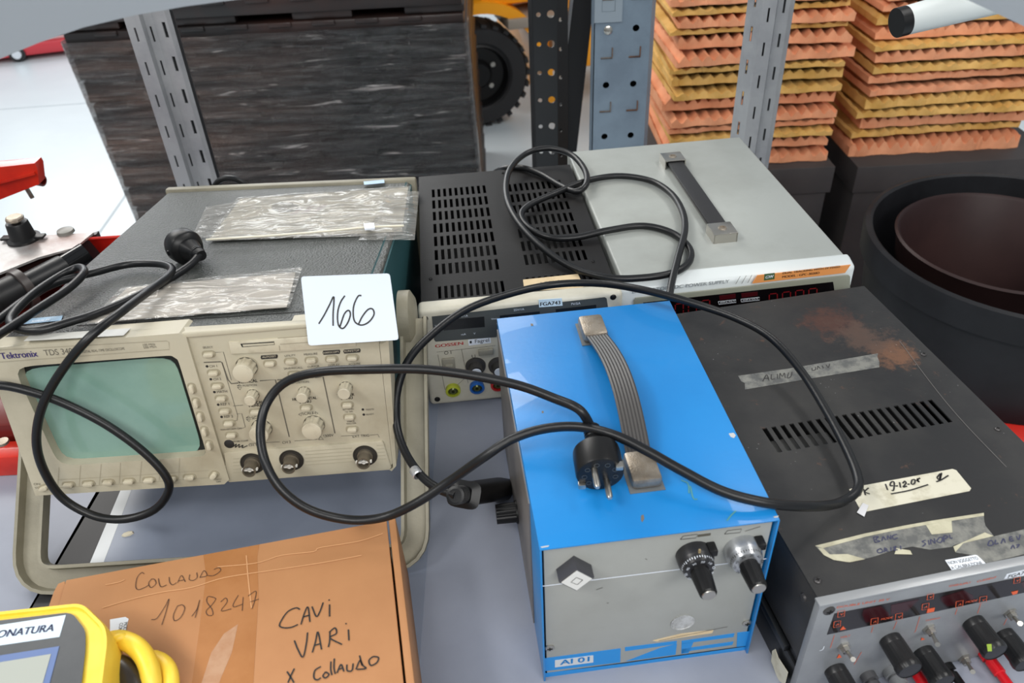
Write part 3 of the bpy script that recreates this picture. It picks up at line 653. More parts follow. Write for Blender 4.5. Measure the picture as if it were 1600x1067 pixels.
# top lip of the front frame
bm = NB(); a = spx(-26, 545, 'y', -.004); b = spx(281, 521, 'y', -.004); c = spx(588, 498.5, 'y', 0)
hexa(bm, [(a.x, -.004, a.z-.006), (c.x, .0, c.z-.004), (c.x-.004, .012, SH-.004), (a.x, .012, SH-.004), (a.x, -.002, a.z), (c.x, -.002, c.z+.001), (c.x-.004, .011, SH+.002), (a.x, .011, SH+.002)], .0015); finish('front_lip', bm, beige, sc)
bm = NB(); prism(bm, P([(600, 536), (593, 538), (614, 730), (608, 734), (612, 736), (619, 728), (607, 530)]), (0, .03, 0)); finish('side_rail', bm, beige, sc)
# lower connector strip, a raised moulding with ribs
strip = polyon('connector_strip', sc, [(252, 803), (1128, 738), (1138, 748), (1180, 884), (1170, 897), (283, 966), (272, 958)], 'y', 0, .0025, beige, None, c6, .0008)
strokes('ribs', sc, [[(300, 842+k*19), (340+k*4, 838+k*19)] for k in range(5)]+[[(700, 800+k*19), (960, 781+k*19)] for k in range(5)]+[[(1098, 768+k*19), (1135+k*4, 765+k*19)] for k in range(5)], 'y', -.0025, .0007, mat('rib_shade', (168, 161, 140), .6), strip, c6)
def button(u, v, f, wd, ht, ang=0, val=0.0, h=.0042, well=True, nm='button'):
    c = spx(*f(u, v), 'y', val); ca, sa = math.cos(R(ang)), math.sin(R(ang))
    if well:
        bm = NB(); prism(bm, [(c.x+x*ca-z*sa, val, c.z+x*sa+z*ca) for x, z in rrect(0, 0, wd+.0035, ht+.0035, min(wd, ht)*.45+.0015)], (0, -.0004, 0)); wl_ = finish('button_well', bm, mat('well_shade', (150, 142, 120), .6), sc)
    bm = NB(); prism(bm, [(c.x+x*ca-z*sa, val, c.z+x*sa+z*ca) for x, z in rrect(0, 0, wd, ht, min(wd, ht)*.48)], (0, -h, 0), .0009); return finish(nm, bm, beige_hi, sc)
for u, v in ((165, 257), (192, 360), (213, 433), (235, 502), (255, 572), (278, 640), (292, 705), (505, 308), (620, 296), (735, 290), (848, 283), (963, 276), (640, 368), (752, 360), (865, 353), (980, 345), (425, 577), (707, 553), (935, 538), (947, 605), (962, 673)):
    button(u, v+3, c6, .0092, .0042)
for u, v in ((72, 450), (95, 530), (118, 607), (142, 688), (168, 765)): button(u, v, c6, .0042, .0088, 0, -.004, nm='softkey')
for u, v in ((287, 1005), (370, 1000), (452, 994), (538, 990), (622, 985), (715, 980), (790, 973)): button(u, v, c5, .0098, .0044, 0, -.004, nm='softkey')
button(185, 1018, c5, .009, .0045, 20, -.004, nm='power_button'); button(193, 932, c6, .0085, .005, 45, -.004, nm='softkey')
strokes('key_dividers', sc, [[(k0, 932-i*6), (k1, 1018-i*6)] for i, (k0, k1) in enumerate(((246, 240), (336, 330), (422, 414), (502, 497), (590, 582), (668, 664), (748, 745)))]+[[(240, 985), (540, 968), (870, 945)], [(240, 1018), (540, 1000), (870, 976)]], 'y', -.004, .0005, mat('groove', (158, 150, 130), .7), frame_l, c5, smooth=False)
def knob(u, v, r, h, f=c6, val=0.0, nm='knob', m_=None, nfl=10):
    c = spx(*f(u, v), 'y', val); bm = NB()
    lathe(bm, c, (0, -1, .0), [(0, 0), (r*1.08, 0), (r*1.05, h*.12)], 48); lathe(bm, c, (0, -1, 0), [(r*1.02, h*.12), (r*.94, h*.85)], 80, .12, nfl)
    k = finish(nm, bm, m_ or beige_hi, sc); b2 = NB(); lathe(b2, c, (0, -1, 0), [(r*.97, h*.82), (r*.95, h*.97), (r*.85, h), (0, h)], 32); finish('knob_cap', b2, m_ or beige_hi, k); return k
knob(378, 325, .0098, .016); knob(413, 480, .0056, .014); knob(697, 465, .0056, .014); knob(928, 440, .0062, .015); knob(462, 665, .0096, .015); knob(752, 645, .0098, .015)
for u, v in ((408, 868), (625, 850), (1034, 825)):
    c = spx(*c6(u, v-2), 'y', -.0026); bm = NB(); lathe(bm, c, (0, -1, 0), [(0, 0), (.0116, 0), (.0122, .0006), (.0112, .0006), (.0105, .0001)], 32); rec = finish('connector_recess', bm, mat('recess_dark', (42, 38, 32), .7), sc)
    bm = NB(); lathe(bm, c, (0, -1, 0), [(.0078, .0), (.0078, .003), (.0064, .003), (.0064, .013), (.0066, .0145), (.0052, .0145), (.0050, .006), (0, .006)], 28)
    bn = finish('bnc_connector', bm, mat('worn_tin', (124, 116, 102), .4, .6), sc); b2 = NB(); lathe(b2, c, (0, -1, 0), [(0, .012), (.0022, .012), (.0022, .006)], 16); box(b2, c+Vector((-.0078, -.012, -.001)), c+Vector((.0078, -.009, .001))); finish('centre_pin', b2, mat('pin_white', (224, 222, 214), .5), bn)
# floppy drive
fd = polyon('floppy_drive', sc, [(277, 190), (985, 138), (985, 213), (562, 240), (290, 256)], 'y', 0, .0022, beige_hi, None, c6, .0006)
polyon('disk_slot', sc, [(340, 203), (528, 190), (530, 208), (350, 222)], 'y', -.0022, .0002, dark, fd, c6)
polyon('slot_flap', sc, [(352, 207), (528, 196), (528, 206), (356, 218)], 'y', -.0024, .0004, beige, fd, c6)
strokes('drive_lines', sc, [[(548, 170), (985, 140)], [(560, 205), (985, 175)], [(556, 212), (560, 240)]], 'y', -.0022, .0006, mat('groove2', (150, 142, 122), .7), fd, c6, smooth=False)
# pills, lines, words
for poly in ([(455, 268), (545, 262), (549, 270), (546, 283), (458, 289), (453, 280)], [(800, 242), (892, 236), (896, 244), (892, 258), (803, 264), (797, 253)], [(916, 236), (1004, 229), (1009, 238), (1006, 250), (918, 257), (912, 246)]):
    polyon('pill_label', sc, poly, 'y', 0, .0003, inkm, None, c6)
texts('pill_words', sc, [('AUTOSET', 463, 282, 540, 276), ('HARDCOPY', 803, 258, 890, 251), ('RUN/STOP', 920, 250, 1002, 243)], 'y', -.0003, beige_hi, None, c6)
texts('panel_words', sc, [('SELECT', 133, 229, 188, 226), ('CH 1', 170, 335, 212, 331), ('CH 2', 192, 407, 235, 403), ('MATH', 212, 477, 268, 473), ('REF 1', 232, 547, 280, 543), ('REF 2', 252, 615, 300, 611), ('WAVEFORM OFF', 230, 685, 350, 677),
    ('UTILITY', 588, 276, 648, 271), ('MEASURE', 695, 268, 770, 262), ('SAVE/RECALL', 583, 346, 687, 339), ('CURSOR', 715, 336, 780, 331), ('DISPLAY', 830, 328, 893, 323), ('ACQUIRE', 942, 321, 1008, 316), ('POSITION', 355, 441, 432, 436), ('POSITION', 638, 424, 722, 418), ('SCALE', 405, 622, 470, 617), ('SCALE', 685, 598, 750, 593),
    ('SET LEVEL', 910, 573, 972, 568), ('TO 50%', 922, 586, 966, 582), ('FORCE', 935, 640, 975, 636), ('TRIGGER', 930, 652, 985, 647), ("TRIG'D", 1036, 574, 1083, 570), ('READY', 1040, 600, 1083, 596), ('EXT TRIG', 965, 724, 1057, 717), ('CH 2', 575, 758, 622, 753), ('PROBE COMP', 298, 751, 385, 744), ('CH 1', 388, 772, 430, 769), ('!300V', 805, 722, 860, 716)], 'y', -.0002, inkd, None, c6)
texts('section_titles', sc, [('VERTICAL', 330, 424, 438, 415, .0033, .0001), ('HORIZONTAL', 597, 404, 748, 392, .0033, .0001), ('VERTICAL', 375, 541, 468, 533, .0031, .0001), ('MENU', 390, 555, 455, 549, .0031, .0001), ('HORIZONTAL', 632, 519, 766, 509, .0031, .0001), ('MENU', 672, 535, 735, 529, .0031, .0001), ('TRIGGER', 880, 499, 975, 491, .0031, .0001), ('MENU', 902, 514, 965, 509, .0031, .0001)], 'y', -.0002, inkm, None, c6)
strokes('panel_lines', sc, [[(137, 306), (230, 302), (238, 306), (272, 402), (290, 424), (330, 420)], [(448, 408), (535, 402), (612, 720)], [(545, 403), (592, 400)], [(755, 390), (800, 386), (866, 700)]], 'y', 0, .0011, inkg, None, c6, .0003, False)
strokes('thin_lines', sc, [[(200, 250), (246, 248), (290, 405)], [(300, 548), (355, 543)], [(238, 306), (325, 600), (322, 628), (300, 632)], [(325, 592), (348, 590), (368, 665), (350, 672)], [(640, 742), (770, 733)], [(900, 715), (962, 712)], [(1060, 710), (1105, 706), (1112, 722)], [(390, 757), (560, 747)]], 'y', 0, .0005, inkg, None, c6, .0003, False)
strokes('arrow_marks', sc, [[(322, 437), (336, 429), (348, 436), (322, 437)], [(324, 445), (348, 443), (338, 458), (324, 445)], [(372, 615), (386, 604), (398, 613), (372, 615)], [(374, 623), (398, 621), (388, 634), (374, 623)], [(664, 595), (680, 585), (678, 604), (664, 595)], [(756, 580), (772, 588), (758, 600), (756, 580)], [(618, 418), (634, 408), (632, 426), (618, 418)], [(775, 736), (785, 716), (802, 734), (775, 736)]], 'y', 0, .0005, inkd, None, c6, .0003, False)
bm = NB()
for u, v in ((155, 328), (176, 400), (196, 471), (217, 541), (236, 609), (1021, 568), (1026, 596)): cyl(bm, spx(*c6(u, v)), (0, -1, 0), .0013, .0003, 12)
finish('indicator_dots', bm, inkm, sc)
bm = NB(); c = spx(*c6(278, 760)); lathe(bm, c, (0, -1, 0), [(0, .0003), (.0045, .0003), (.005, 0)], 20); finish('probe_hole', bm, inkm, sc)
strokes('scribble', sc, [[(300, 775), (318, 758), (312, 778), (335, 760), (332, 778), (355, 765), (350, 780), (380, 768)]], 'y', 0, .0009, inkm, None, c6)
texts('maker_name', sc, [('Tektronix', 8, 482, 160, 471, .0066, .00025)], 'y', -.004, purple, None, c5)
texts('model_name', sc, [('TDS 340A', 188, 468, 330, 458, .0062)], 'y', -.004, inkg, None, c5)
texts('model_line', sc, [('DIGITAL REAL-TIME OSCILLOSCOPE', 338, 457, 521, 443, .0026), ('100 MHz', 597, 428, 648, 424), ('500 MS/s', 600, 439, 653, 434), ('ON/', 143, 1008, 172, 1006), ('STBY', 148, 1022, 176, 1020)], 'y', -.004, inkg, None, c5)
texts('key_words', sc, [('MENU', 205, 960, 235, 957), ('OFF', 208, 974, 234, 972)], 'y', -.004, inkg, None, c6)
strokes('name_plate', sc, [[(-20, 445), (695, 406), (704, 412), (706, 442), (-10, 495)]], 'y', -.004, .0005, mat('plate_line', (150, 143, 124), .7), None, c5, smooth=False)
polyon('pale_strip', sc, [(128, 382), (545, 355), (515, 385), (100, 408)], 'z', SH+.0022, .0003, mat('milky_strip', (170, 170, 164), .4), None, c5)
st_ = polyon('blue_sticker', sc, [(92, 318), (262, 302), (255, 322), (78, 340)], 'z', SH+.0008, .0003, mat('sticker_blue', (120, 156, 184), .4), None, c5)
texts('sticker_words', sc, [('SIRIUS', 128, 331, 205, 324)], 'z', SH+.0011, white, st_, c5)
sticker2 = polyon('small_label', sc, [(652, 342), (752, 337), (742, 354), (640, 360)], 'z', SH+.0008, .0003, mat('label_dull', (176, 172, 160), .4), None, c5)
# carrying handle, swung forward as a stand; feet on the board
def w_(x, y, z): return sc.w2l((x, y, z))
hr_top = onz(642, 505, .165); hl_top = Vector((-.512, hr_top.y+.0, .165))
def channel(nm, A, B, wd, dp, side):
    """a shallow U channel from A to B: web with two raised edges"""
    A = Vector(A); B = Vector(B); d = (B-A).normalized(); side = Vector(side).normalized(); up = side.cross(d).normalized()
    bm = NB()
    def bar(o0, o1, h0, h1): hexa(bm, [sc.w2l(q) for q in (A+side*o0+up*h0, A+side*o1+up*h0, B+side*o1+up*h0, B+side*o0+up*h0, A+side*o0+up*h1, A+side*o1+up*h1, B+side*o1+up*h1, B+side*o0+up*h1)], .0012)
    bar(-wd/2, wd/2, 0, dp*.35); bar(-wd/2, -wd/2+.003, 0, dp); bar(wd/2-.003, wd/2, 0, dp)
    return bm
gr_, gl_ = onz(651, 874, .012), onz(52, 905, .012)
# closed hoop of rounded section sampled through its corners
def hoop():
    tr_, tl_ = Vector((hr_top.x+.004, hr_top.y, .172)), Vector((-.505, hr_top.y, .172))
    br2, bl2 = onz(650, 870, .010), onz(45, 908, .010)
    pts = [tr_]+[tr_.lerp(br2, t) for t in (.3, .6, .86)]
    for a, b, c in ((tr_, br2, bl2), (br2, bl2, tl_)):
        pa = b+(a-b).normalized()*.028; pb = b+(c-b).normalized()*.028
        if a is tr_: pts = pts[:-1]
        for t in (0, .17, .34, .5, .66, .83, 1): pts.append(pa.lerp(b, t).lerp(b.lerp(pb, t), t))
        if b is br2: pts += [b.lerp(c, .3), b.lerp(c, .6)]
    pts += [bl2.lerp(tl_, .4), bl2.lerp(tl_, .7), tl_]
    return pts
HP = hoop(); hn = (HP[6]-HP[0]).cross(HP[len(HP)//2]-HP[0]).normalized()
if hn.z < 0: hn = -hn
def sweep_channel(pts, wd, dp, thick):
    prof = [(-wd/2, 0), (-wd/2, dp), (-wd/2+thick, dp), (-wd/2+thick*1.5, thick), (wd/2-thick*1.5, thick), (wd/2-thick, dp), (wd/2, dp), (wd/2, 0)]
    bm = NB(); rings = []; n = len(pts)
    for i, p in enumerate(pts):
        t = (pts[min(i+1, n-1)]-pts[max(i-1, 0)]).normalized(); s = t.cross(hn).normalized()
        rings.append([bm.verts.new(sc.w2l(p+s*a+hn*(b-dp/2))) for a, b in prof])
    for A, B in zip(rings, rings[1:]):
        for k in range(len(prof)): bm.faces.new((A[k], A[(k+1) % len(prof)], B[(k+1) % len(prof)], B[k]))
    bm.faces.new(rings[0]); bm.faces.new(list(reversed(rings[-1]))); return bm
hd = finish('handle', sweep_channel(HP, .028, .013, .0032), beige_dk, sc)
for p, s in ((HP[0], 1), (HP[-1], -1)):
    bm = NB(); c = sc.w2l(p)+Vector((-s*.012-.004*s, .01, -.004)); lathe(bm, c, (s, 0, 0), [(0, 0), (.03, 0), (.03, .012), (.022, .017), (0, .018)], 32); finish('handle_hub', bm, beige_dk, hd)
for x in (.05, .31):
    bm = NB(); box(bm, (x-.012, .36, -.010), (x+.012, .385, .006), .003); finish('rear_foot', bm, black, sc)

# ---- number card
mA, mB = spx(482, 540, 'y', -.012), spx(623, 531, 'y', -.012); A_, B_ = sc.M @ mA, sc.M @ mB
T = Thing('number_card', 'white square card with the handwritten number 166 propped on the oscilloscope front', 'card', tuple(A_)); 
up_ = Vector((0, math.cos(R(52)), math.sin(R(52)))); nn = (B_-A_).cross(up_).normalized()
C_, D_ = onpl(609, 427, A_, nn), onpl(470, 432, A_, nn)
def card_poly(): 
    q = [A_, B_, C_, D_]; out = []
    for i in range(4):
        a, b, c = q[i-1], q[i], q[(i+1) % 4]; pa = b+(a-b).normalized()*.003; pb = b+(c-b).normalized()*.003
        for t in (0, .33, .66, 1): out.append(pa.lerp(b, t).lerp(b.lerp(pb, t), t))
    return out
bm = NB(); prism(bm, [T.w2l(p) for p in card_poly()], -nn*.0006); cardo = finish('card_sheet', bm, whitec, T)
cc = crop(240, 260, 3.478)
def stroke_on(name, T, lines, o, n, wd, material, parent, f, lift=.0004):
    bm = NB(); L_ = [[T.w2l(onpl(*f(*p), o, n)) for p in ln] for ln in lines]; nl = (T.Mi.to_3x3() @ n); strokes_into(bm, L_, nl, wd, lift); return finish(name, bm, material, parent, 0)
stroke_on('handwriting', T, [[(898, 855), (925, 812), (955, 755), (978, 708), (980, 740), (976, 800), (976, 866)], [(1040, 702), (1018, 735), (1003, 780), (1000, 830), (1008, 868), (1030, 880), (1055, 850), (1070, 805), (1060, 782), (1038, 800), (1020, 850), (1012, 872)], [(1130, 702), (1112, 705), (1090, 750), (1085, 800), (1095, 845), (1130, 862), (1170, 845), (1198, 805), (1190, 775), (1165, 778), (1135, 815), (1115, 855)]], A_, nn, .0014, inkm, cardo, cc)

# ---- plastic bags on the scope
def bag(name, label, poly, zoff, inner=None, inner_mat=None, amp=.004, seed=1, n=46):
    """crumpled clear film over the outline poly (pixels on the scope top)"""
    T = Thing(name, label, 'plastic bag', tuple(sc.M @ spx(*poly[0], 'z', SH+zoff)), .0091, .1681)
    Q = [T.w2l(sc.M @ spx(*p, 'z', SH+zoff)) for p in poly]
    rnd = random.Random(seed); bm = NB(); V = {}; ks = [(rnd.uniform(10, 70), rnd.uniform(20, 130), rnd.uniform(0, 6), rnd.uniform(.3, 1)) for _ in range(9)]
    for i in range(n+1):
        for j in range(n//2+1):
            s, t = i/n, j/(n//2); p = Q[0].lerp(Q[1], s).lerp(Q[3].lerp(Q[2], s), t)
            e = min(1, 6*min(s, 1-s, t, 1-t)+.15); h = sum(w*(1-abs(math.sin(kx*p.x+ky*p.y+ph))) for kx, ky, ph, w in ks)/4
            V[i, j] = bm.verts.new(p+Vector((0, 0, amp*h*e+.0006)))
    for i in range(n):
        for j in range(n//2): bm.faces.new((V[i, j], V[i+1, j], V[i+1, j+1], V[i, j+1]))
    fo = finish('film', bm, bagm, T, 3)
    if inner:
        I = [T.w2l(sc.M @ spx(*p, 'z', SH+zoff)) for p in inner]; bm = NB(); prism(bm, I, (0, 0, .0006)); finish('paper_insert', bm, inner_mat, T)
    return T
papr = mat('beige_paper', (172, 166, 150), .6, col2=(158, 152, 136), nscale=14)
b1 = bag('document_bag', 'clear zip bag holding a beige leaflet at the back of the oscilloscope top', [(322, 378), (634, 368), (642, 291), (372, 309)], .003, [(326, 376), (628, 362), (638, 293), (376, 311)], papr, .006, 4)
b1i = [o for o in b1.o.children if o.name.startswith('paper')][0]
def dpoly(name, pts, z, th, material, parent, T, f=lambda u, v: (u, v)):
    bm = NB(); prism(bm, [T.w2l(sc.M @ spx(*f(*p), 'z', SH+z)) for p in pts], (0, 0, th)); return finish(name, bm, material, parent)
cz = crop(240, 260, 3.478)
dpoly('printed_oval', [(638+75+75*math.cos(a), 222+30*math.sin(a)) for a in [k*.4 for k in range(16)]], .0037, .0002, mat('grey_print2', (128, 124, 114), .6), b1i, b1, cz)
for q in range(3): dpoly('printed_block', [(740+q*62, 262-q*8), (785+q*62, 225-q*8), (820+q*62, 222-q*8), (778+q*62, 258-q*8)], .0037, .0002, mat('grey_print3', (146, 132, 122), .6), b1i, b1, cz)
bm = NB(); zt_ = [T_ for T_ in [b1.w2l(sc.M @ spx(*cz(*p), 'z', SH+.008)) for p in ((285, 398), (640, 376), (960, 350), (1160, 330), (1360, 322))]]; tube(bm, spline(zt_, 6), .0013, 6); finish('zip_strip', bm, mat('zip_cream', (222, 216, 196), .3), b1)
dpoly('zip_slider', [(1142, 318), (1198, 314), (1204, 342), (1148, 348)], .009, .002, white, b1, b1, cz)
bag('clear_bag', 'small empty clear bag lying left of the zip bag on the oscilloscope', [(300, 372), (352, 372), (372, 316), (322, 324)], .001, None, None, .004, 9, 30)
bag('clear_bag', 'loose clear bag end sticking out at the right rear corner of the oscilloscope', [(560, 376), (648, 376), (655, 300), (600, 300)], .001, None, None, .005, 11, 30)
b2 = bag('document_bag', 'clear sleeve with a cream sheet along the front edge of the oscilloscope top', [(135, 508), (452, 482), (473, 418), (190, 450)], .003, [(140, 504), (448, 480), (462, 426), (200, 450)], mat('cream_sheet', (186, 178, 166), .5, col2=(170, 162, 150), nscale=10), .005, 6)

# ================================================================= cables
def cable(name, label, cat, pts, r, extra=None, n=9):
    W_ = [p if isinstance(p, Vector) else None for p in pts]
    for i, p in enumerate(pts):
        if W_[i] is None:
            u, v, z = p
            if isinstance(z, str): ax = {'t': 'z', 'f': 'y'}[z[0]]; off = float(z[1:]); W_[i] = sc.M @ spx(u, v, ax, (SH+off) if ax == 'z' else -off)
            else: W_[i] = onz(u, v, z)
    T = Thing(name, label, cat, tuple(W_[0])); bm = NB(); tube(bm, [T.w2l(p) for p in spline(W_, n)], r, 14); finish('cord', bm, blackr, T)
    return T, W_
# scope power cord
pts = [(312, 398, 't.016'), (296, 415, 't.012'), (262, 437, 't.008'), (205, 467, 't.007'), (150, 490, 't.008'), (112, 502, 't.008'), (60, 516, 't.007'), (24, 512, 't.007'), (17, 496, 't.008'), (48, 462, 't.012'), (92, 432, 't.014'),
       (122, 418, 't.018'), (131, 426, 't.02'), (108, 450, 't.016'), (60, 482, 't.014'), (10, 515, 't.012'), (-60, 560, 't.010'), (-130, 600, 'f.02'), (-110, 625, 'f.03'), (-50, 605, 'f.03'), (0, 602, 'f.028'), (45, 611, 'f.024'), (100, 630, 'f.018'), (165, 663, 'f.016'), (222, 704, 'f.017'), (258, 742, 'f.02'), (263, 768, 'f.022'), (240, 797, 'f.024'), (195, 811, 'f.026'), (148, 806, 'f.026'),
       (100, 780, 'f.026'), (70, 738, 'f.026'), (57, 690, 'f.027'), (66, 635, 'f.028'), (96, 580, 'f.026'), (140, 527, 'f.02'), (190, 487, 't.020'), (232, 455, 't.016'), (262, 432, 't.014'), (268, 419, 't.012'), (246, 412, 't.010'), (200, 413, 't.009'), (150, 425, 't.010'), (90, 441, 't.010'), (40, 468, 't.010'), (-10, 505, 't.008'), (-70, 540, 't.006')]
T, W_ = cable('power_cord', 'black power cord looping over the oscilloscope and its screen, plug on the scope top', 'power cord', pts, .0041)
# its plug: round-backed mains plug lying on the top
e = T.w2l(W_[0]); pc = T.w2l(sc.M @ spx(274, 377, 't' and 'z', SH+.020)); d = (pc-e).normalized()
bm = NB(); lathe(bm, e-d*.004, d, [(0, 0), (.006, 0), (.0074, .006), (.0090, .014), (.0115, .020), (.0130, .026), (.0180, .0285), (.0195, .031), (.0195, .046), (.018, .049), (.0165, .0495), (0, .0465)], 40, .05, 4)
pg = finish('plug', bm, black, T); bm = NB(); x_, y_, z_ = basis(d)
for k in range(5): lathe(bm, e+d*(.003+.0026*k), d, [(.0066, 0), (.0082, .0004), (.0082, .0012), (.0066, .0016)], 24)
for s in (1, -1): box(bm, Vector(e+d*.034+x_*s*.0165)-Vector((.003, .003, .003)), Vector(e+d*.034+x_*s*.0165)+Vector((.003, .003, .003)), .001)
finish('strain_relief', bm, blackr, pg)

# ================================================================= bench supply with vented black cover
gk = Thing('bench_power_supply', 'cream-fronted power supply with a vented black cover and a strip of masking tape', 'power supply', (-.1028, .7609, 0), .0703)
KW, KD, KH = .231, .3593, .1434; g = crop(640, 220, 2.54)
def kp(u, v, ax='z', val=KH): return gk.px(*g(u, v), ax, val)
def vrect(q, nr, ncol, fx_=.5, fy_=.72):
    a = [kp(*p) for p in q]; xl = (a[0].x+a[3].x)/2; xr = (a[1].x+a[2].x)/2; yb_ = (a[2].y+a[3].y)/2; yt = (a[0].y+a[1].y)/2
    px_ = (xr-xl)/(ncol-1+fx_); py = (yt-yb_)/(nr-1+fy_); return [(xl+i*px_, yb_+j*py, xl+i*px_+px_*fx_, yb_+j*py+py*fy_) for i in range(ncol) for j in range(nr)]
hs = vrect([(85, 188), (300, 182), (356, 508), (106, 534)], 7, 10)+vrect([(112, 580), (372, 553), (378, 602), (114, 628)], 1, 11, .5, 1)
h2 = vrect([(398, 168), (606, 158), (697, 468), (450, 498)], 7, 10)
h3 = vrect([(462, 545), (716, 518), (726, 550), (468, 588)], 1, 11, .5, 1)
bm = NB()
for (ho, lo_, hi_) in ((hs, 0, KW*.5), ([(a-KW*.5, b, c-KW*.5, d_) for a, b, c, d_ in h2+h3], KW*.5, KW)):
    ho = [(max(a, .002), b, min(c, KW*.5-.002), d_) for a, b, c, d_ in ho if c < KW*.5+.01]
    plate(bm, (lo_, .012, KH), (1, 0, 0), (0, 1, 0), KW*.5, KD-.012, [(a, b-.012, c, d_-.012) for a, b, c, d_ in ho], .0012)
box(bm, (0, .012, .006), (.0012, KD, KH-.0005)); box(bm, (KW-.0012, .012, .006), (KW, KD, KH-.0005)); box(bm, (0, KD-.0015, .006), (KW, KD, KH-.0005))
finish('cover', bm, gossb, gk, .5)
bm = NB(); box(bm, (.003, .014, .008), (KW-.003, KD-.003, .012)); box(bm, (.02, .05, .012), (.10, .25, .085), .003); box(bm, (.13, .06, .012), (.21, .3, .10), .003); chs = finish('chassis', bm, dark, gk)
bm = NB()
for k in range(5): cyl(bm, (.118, .06+k*.05, .012), (0, 0, 1), .011, .07, 16)
finish('capacitor', bm, mat('cap_blue', (28, 34, 66), .4), chs)
bm = NB(); box(bm, (-.004, -.006, .002), (KW+.004, .016, KH+.004), .006, 4); fr_ = finish('front_frame', bm, gossf, gk)
polyon('display_window', gk, [(88, 697), (775, 620), (782, 625), (788, 668), (345, 722), (352, 745), (345, 778), (104, 796), (97, 788)], 'y', -.006, .0006, gossw, None, g)
for q in ([(130, 712), (296, 697), (298, 738), (136, 752)], [(358, 693), (516, 676), (518, 700), (360, 716)], [(580, 668), (740, 650), (742, 672), (582, 690)]): polyon('readout', gk, q, 'y', -.0066, .0003, mat('readout_dark', (30, 32, 34), .2), None, g)
texts('window_words', gk, [('25V/1A', 189, 702, 232, 697), ('25V/1A', 413, 675, 455, 671), ('7V/5A', 640, 652, 678, 648), ('Vmrp', 100, 737, 126, 735), ('Vmrp', 324, 710, 350, 707), ('mA', 205, 772, 224, 770), ('V', 254, 768, 262, 767)], 'y', -.0068, whitec, None, g)
texts('maker_name', gk, [('GOSSEN', 103, 820, 213, 808, .0046, .0002)], 'y', -.0062, mat('red_print', (186, 34, 44), .5), None, g)
s1 = polyon('name_sticker', gk, [(232, 789), (321, 779), (323, 801), (235, 812)], 'y', -.006, .0004, white, None, g); texts('sticker_words', gk, [('Fagrel', 260, 802, 316, 796)], 'y', -.0065, inkm, s1, g)
polyon('sticker_mark', gk, [(238, 795), (246, 793), (247, 803), (239, 804)], 'y', -.0064, .0002, inkm, s1, g)
s2 = polyon('inventory_sticker', gk, [(512, 630), (604, 624), (607, 653), (514, 660)], 'y', -.0066, .0005, mat('sticker_pale_blue', (204, 226, 240), .4), None, g); texts('inventory_code', gk, [('FGA743', 519, 655, 598, 648, .0052, .0002)], 'y', -.0072, inkm, s2, g)
strokes('panel_lines', gk, [[(108, 838), (340, 812)], [(206, 826), (232, 960)], [(112, 848), (140, 985), (150, 990)], [(232, 930), (190, 968)]], 'y', -.006, .0005, inkg, None, g, .0003, False)
texts('panel_words', gk, [('U', 248, 862, 262, 860), ('O I', 138, 848, 166, 845)], 'y', -.0061, inkd, None, g)
bm = NB(); c = kp(155, 880, 'y', -.006); box(bm, c+Vector((-.0075, -.004, -.008)), c+Vector((.0075, 0, .008)), .001); box(bm, c+Vector((-.005, -.007, -.006)), c+Vector((.005, -.003, .001)), .001); finish('power_switch', bm, mat('switch_grey', (146, 142, 128), .4), gk)
bm = NB(); c = kp(302, 832, 'y', -.006); box(bm, c+Vector((-.009, -.005, -.004)), c+Vector((.009, 0, .004)), .001); finish('button', bm, mat('switch_grey', (146, 142, 128), .4), gk)
for u, v in ((262, 892), (352, 890)):
    c = kp(u, v, 'y', -.006); bm = NB(); lathe(bm, c, (0, -1, 0), [(0, 0), (.0125, 0), (.012, .003), (.009, .004), (.008, .013), (0, .0135)], 28); k_ = finish('knob', bm, mat('dark_grey_knob', (58, 56, 54), .45), gk); b2_ = NB(); lathe(b2_, c, (0, -1, 0), [(.006, .0136), (.0055, .0142), (0, .0142)], 20); finish('knob_cap', b2_, white, k_)
for u, v, cm in ((172, 985, (176, 184, 52)), (267, 973, (30, 96, 176)), (350, 962, (190, 34, 34))):
    c = kp(u, v, 'y', -.006); bm = NB(); lathe(bm, c, (0, -1, 0), [(0, 0), (.0092, 0), (.0092, .005), (.0065, .006), (.0065, .003), (.003, .003), (.003, .0), (0, 0)], 24); t_ = finish('terminal', bm, mat('terminal_%d' % cm[0], cm, .4), gk); b2_ = NB(); lathe(b2_, c, (0, -1, 0), [(.0062, .0035), (.0035, .0055), (.0022, .0055), (.002, .001)], 16); finish('socket', b2_, mat('socket_ring', (90, 96, 60) if cm[0] == 176 else (40, 60, 90), .3, .6), t_)
for u, v in ((61, 705), (808, 620), (110, 1025)): screw(gk, kp(u, v, 'y', -.006), 'y', .0036, black)
for u, v in ((83, 548), (370, 128), (728, 478)): screw(gk, kp(u, v, 'z', KH), 'z', .002, black)
t1 = polyon('masking_tape', gk, [(450, 552), (668, 529), (677, 548), (690, 572), (760, 580), (480, 596), (455, 590)], 'z', KH+.0003, .0004, masking, None, g); texts('tape_words', gk, [('LEPLA', 523, 572, 606, 562, .006)], 'z', KH+.0008, inkd, t1, g)
polyon('tape_print', gk, [(690, 575), (752, 574), (748, 588), (688, 590)], 'z', KH+.0006, .0003, mat('tiny_print', (150, 142, 124), .6), t1, g)

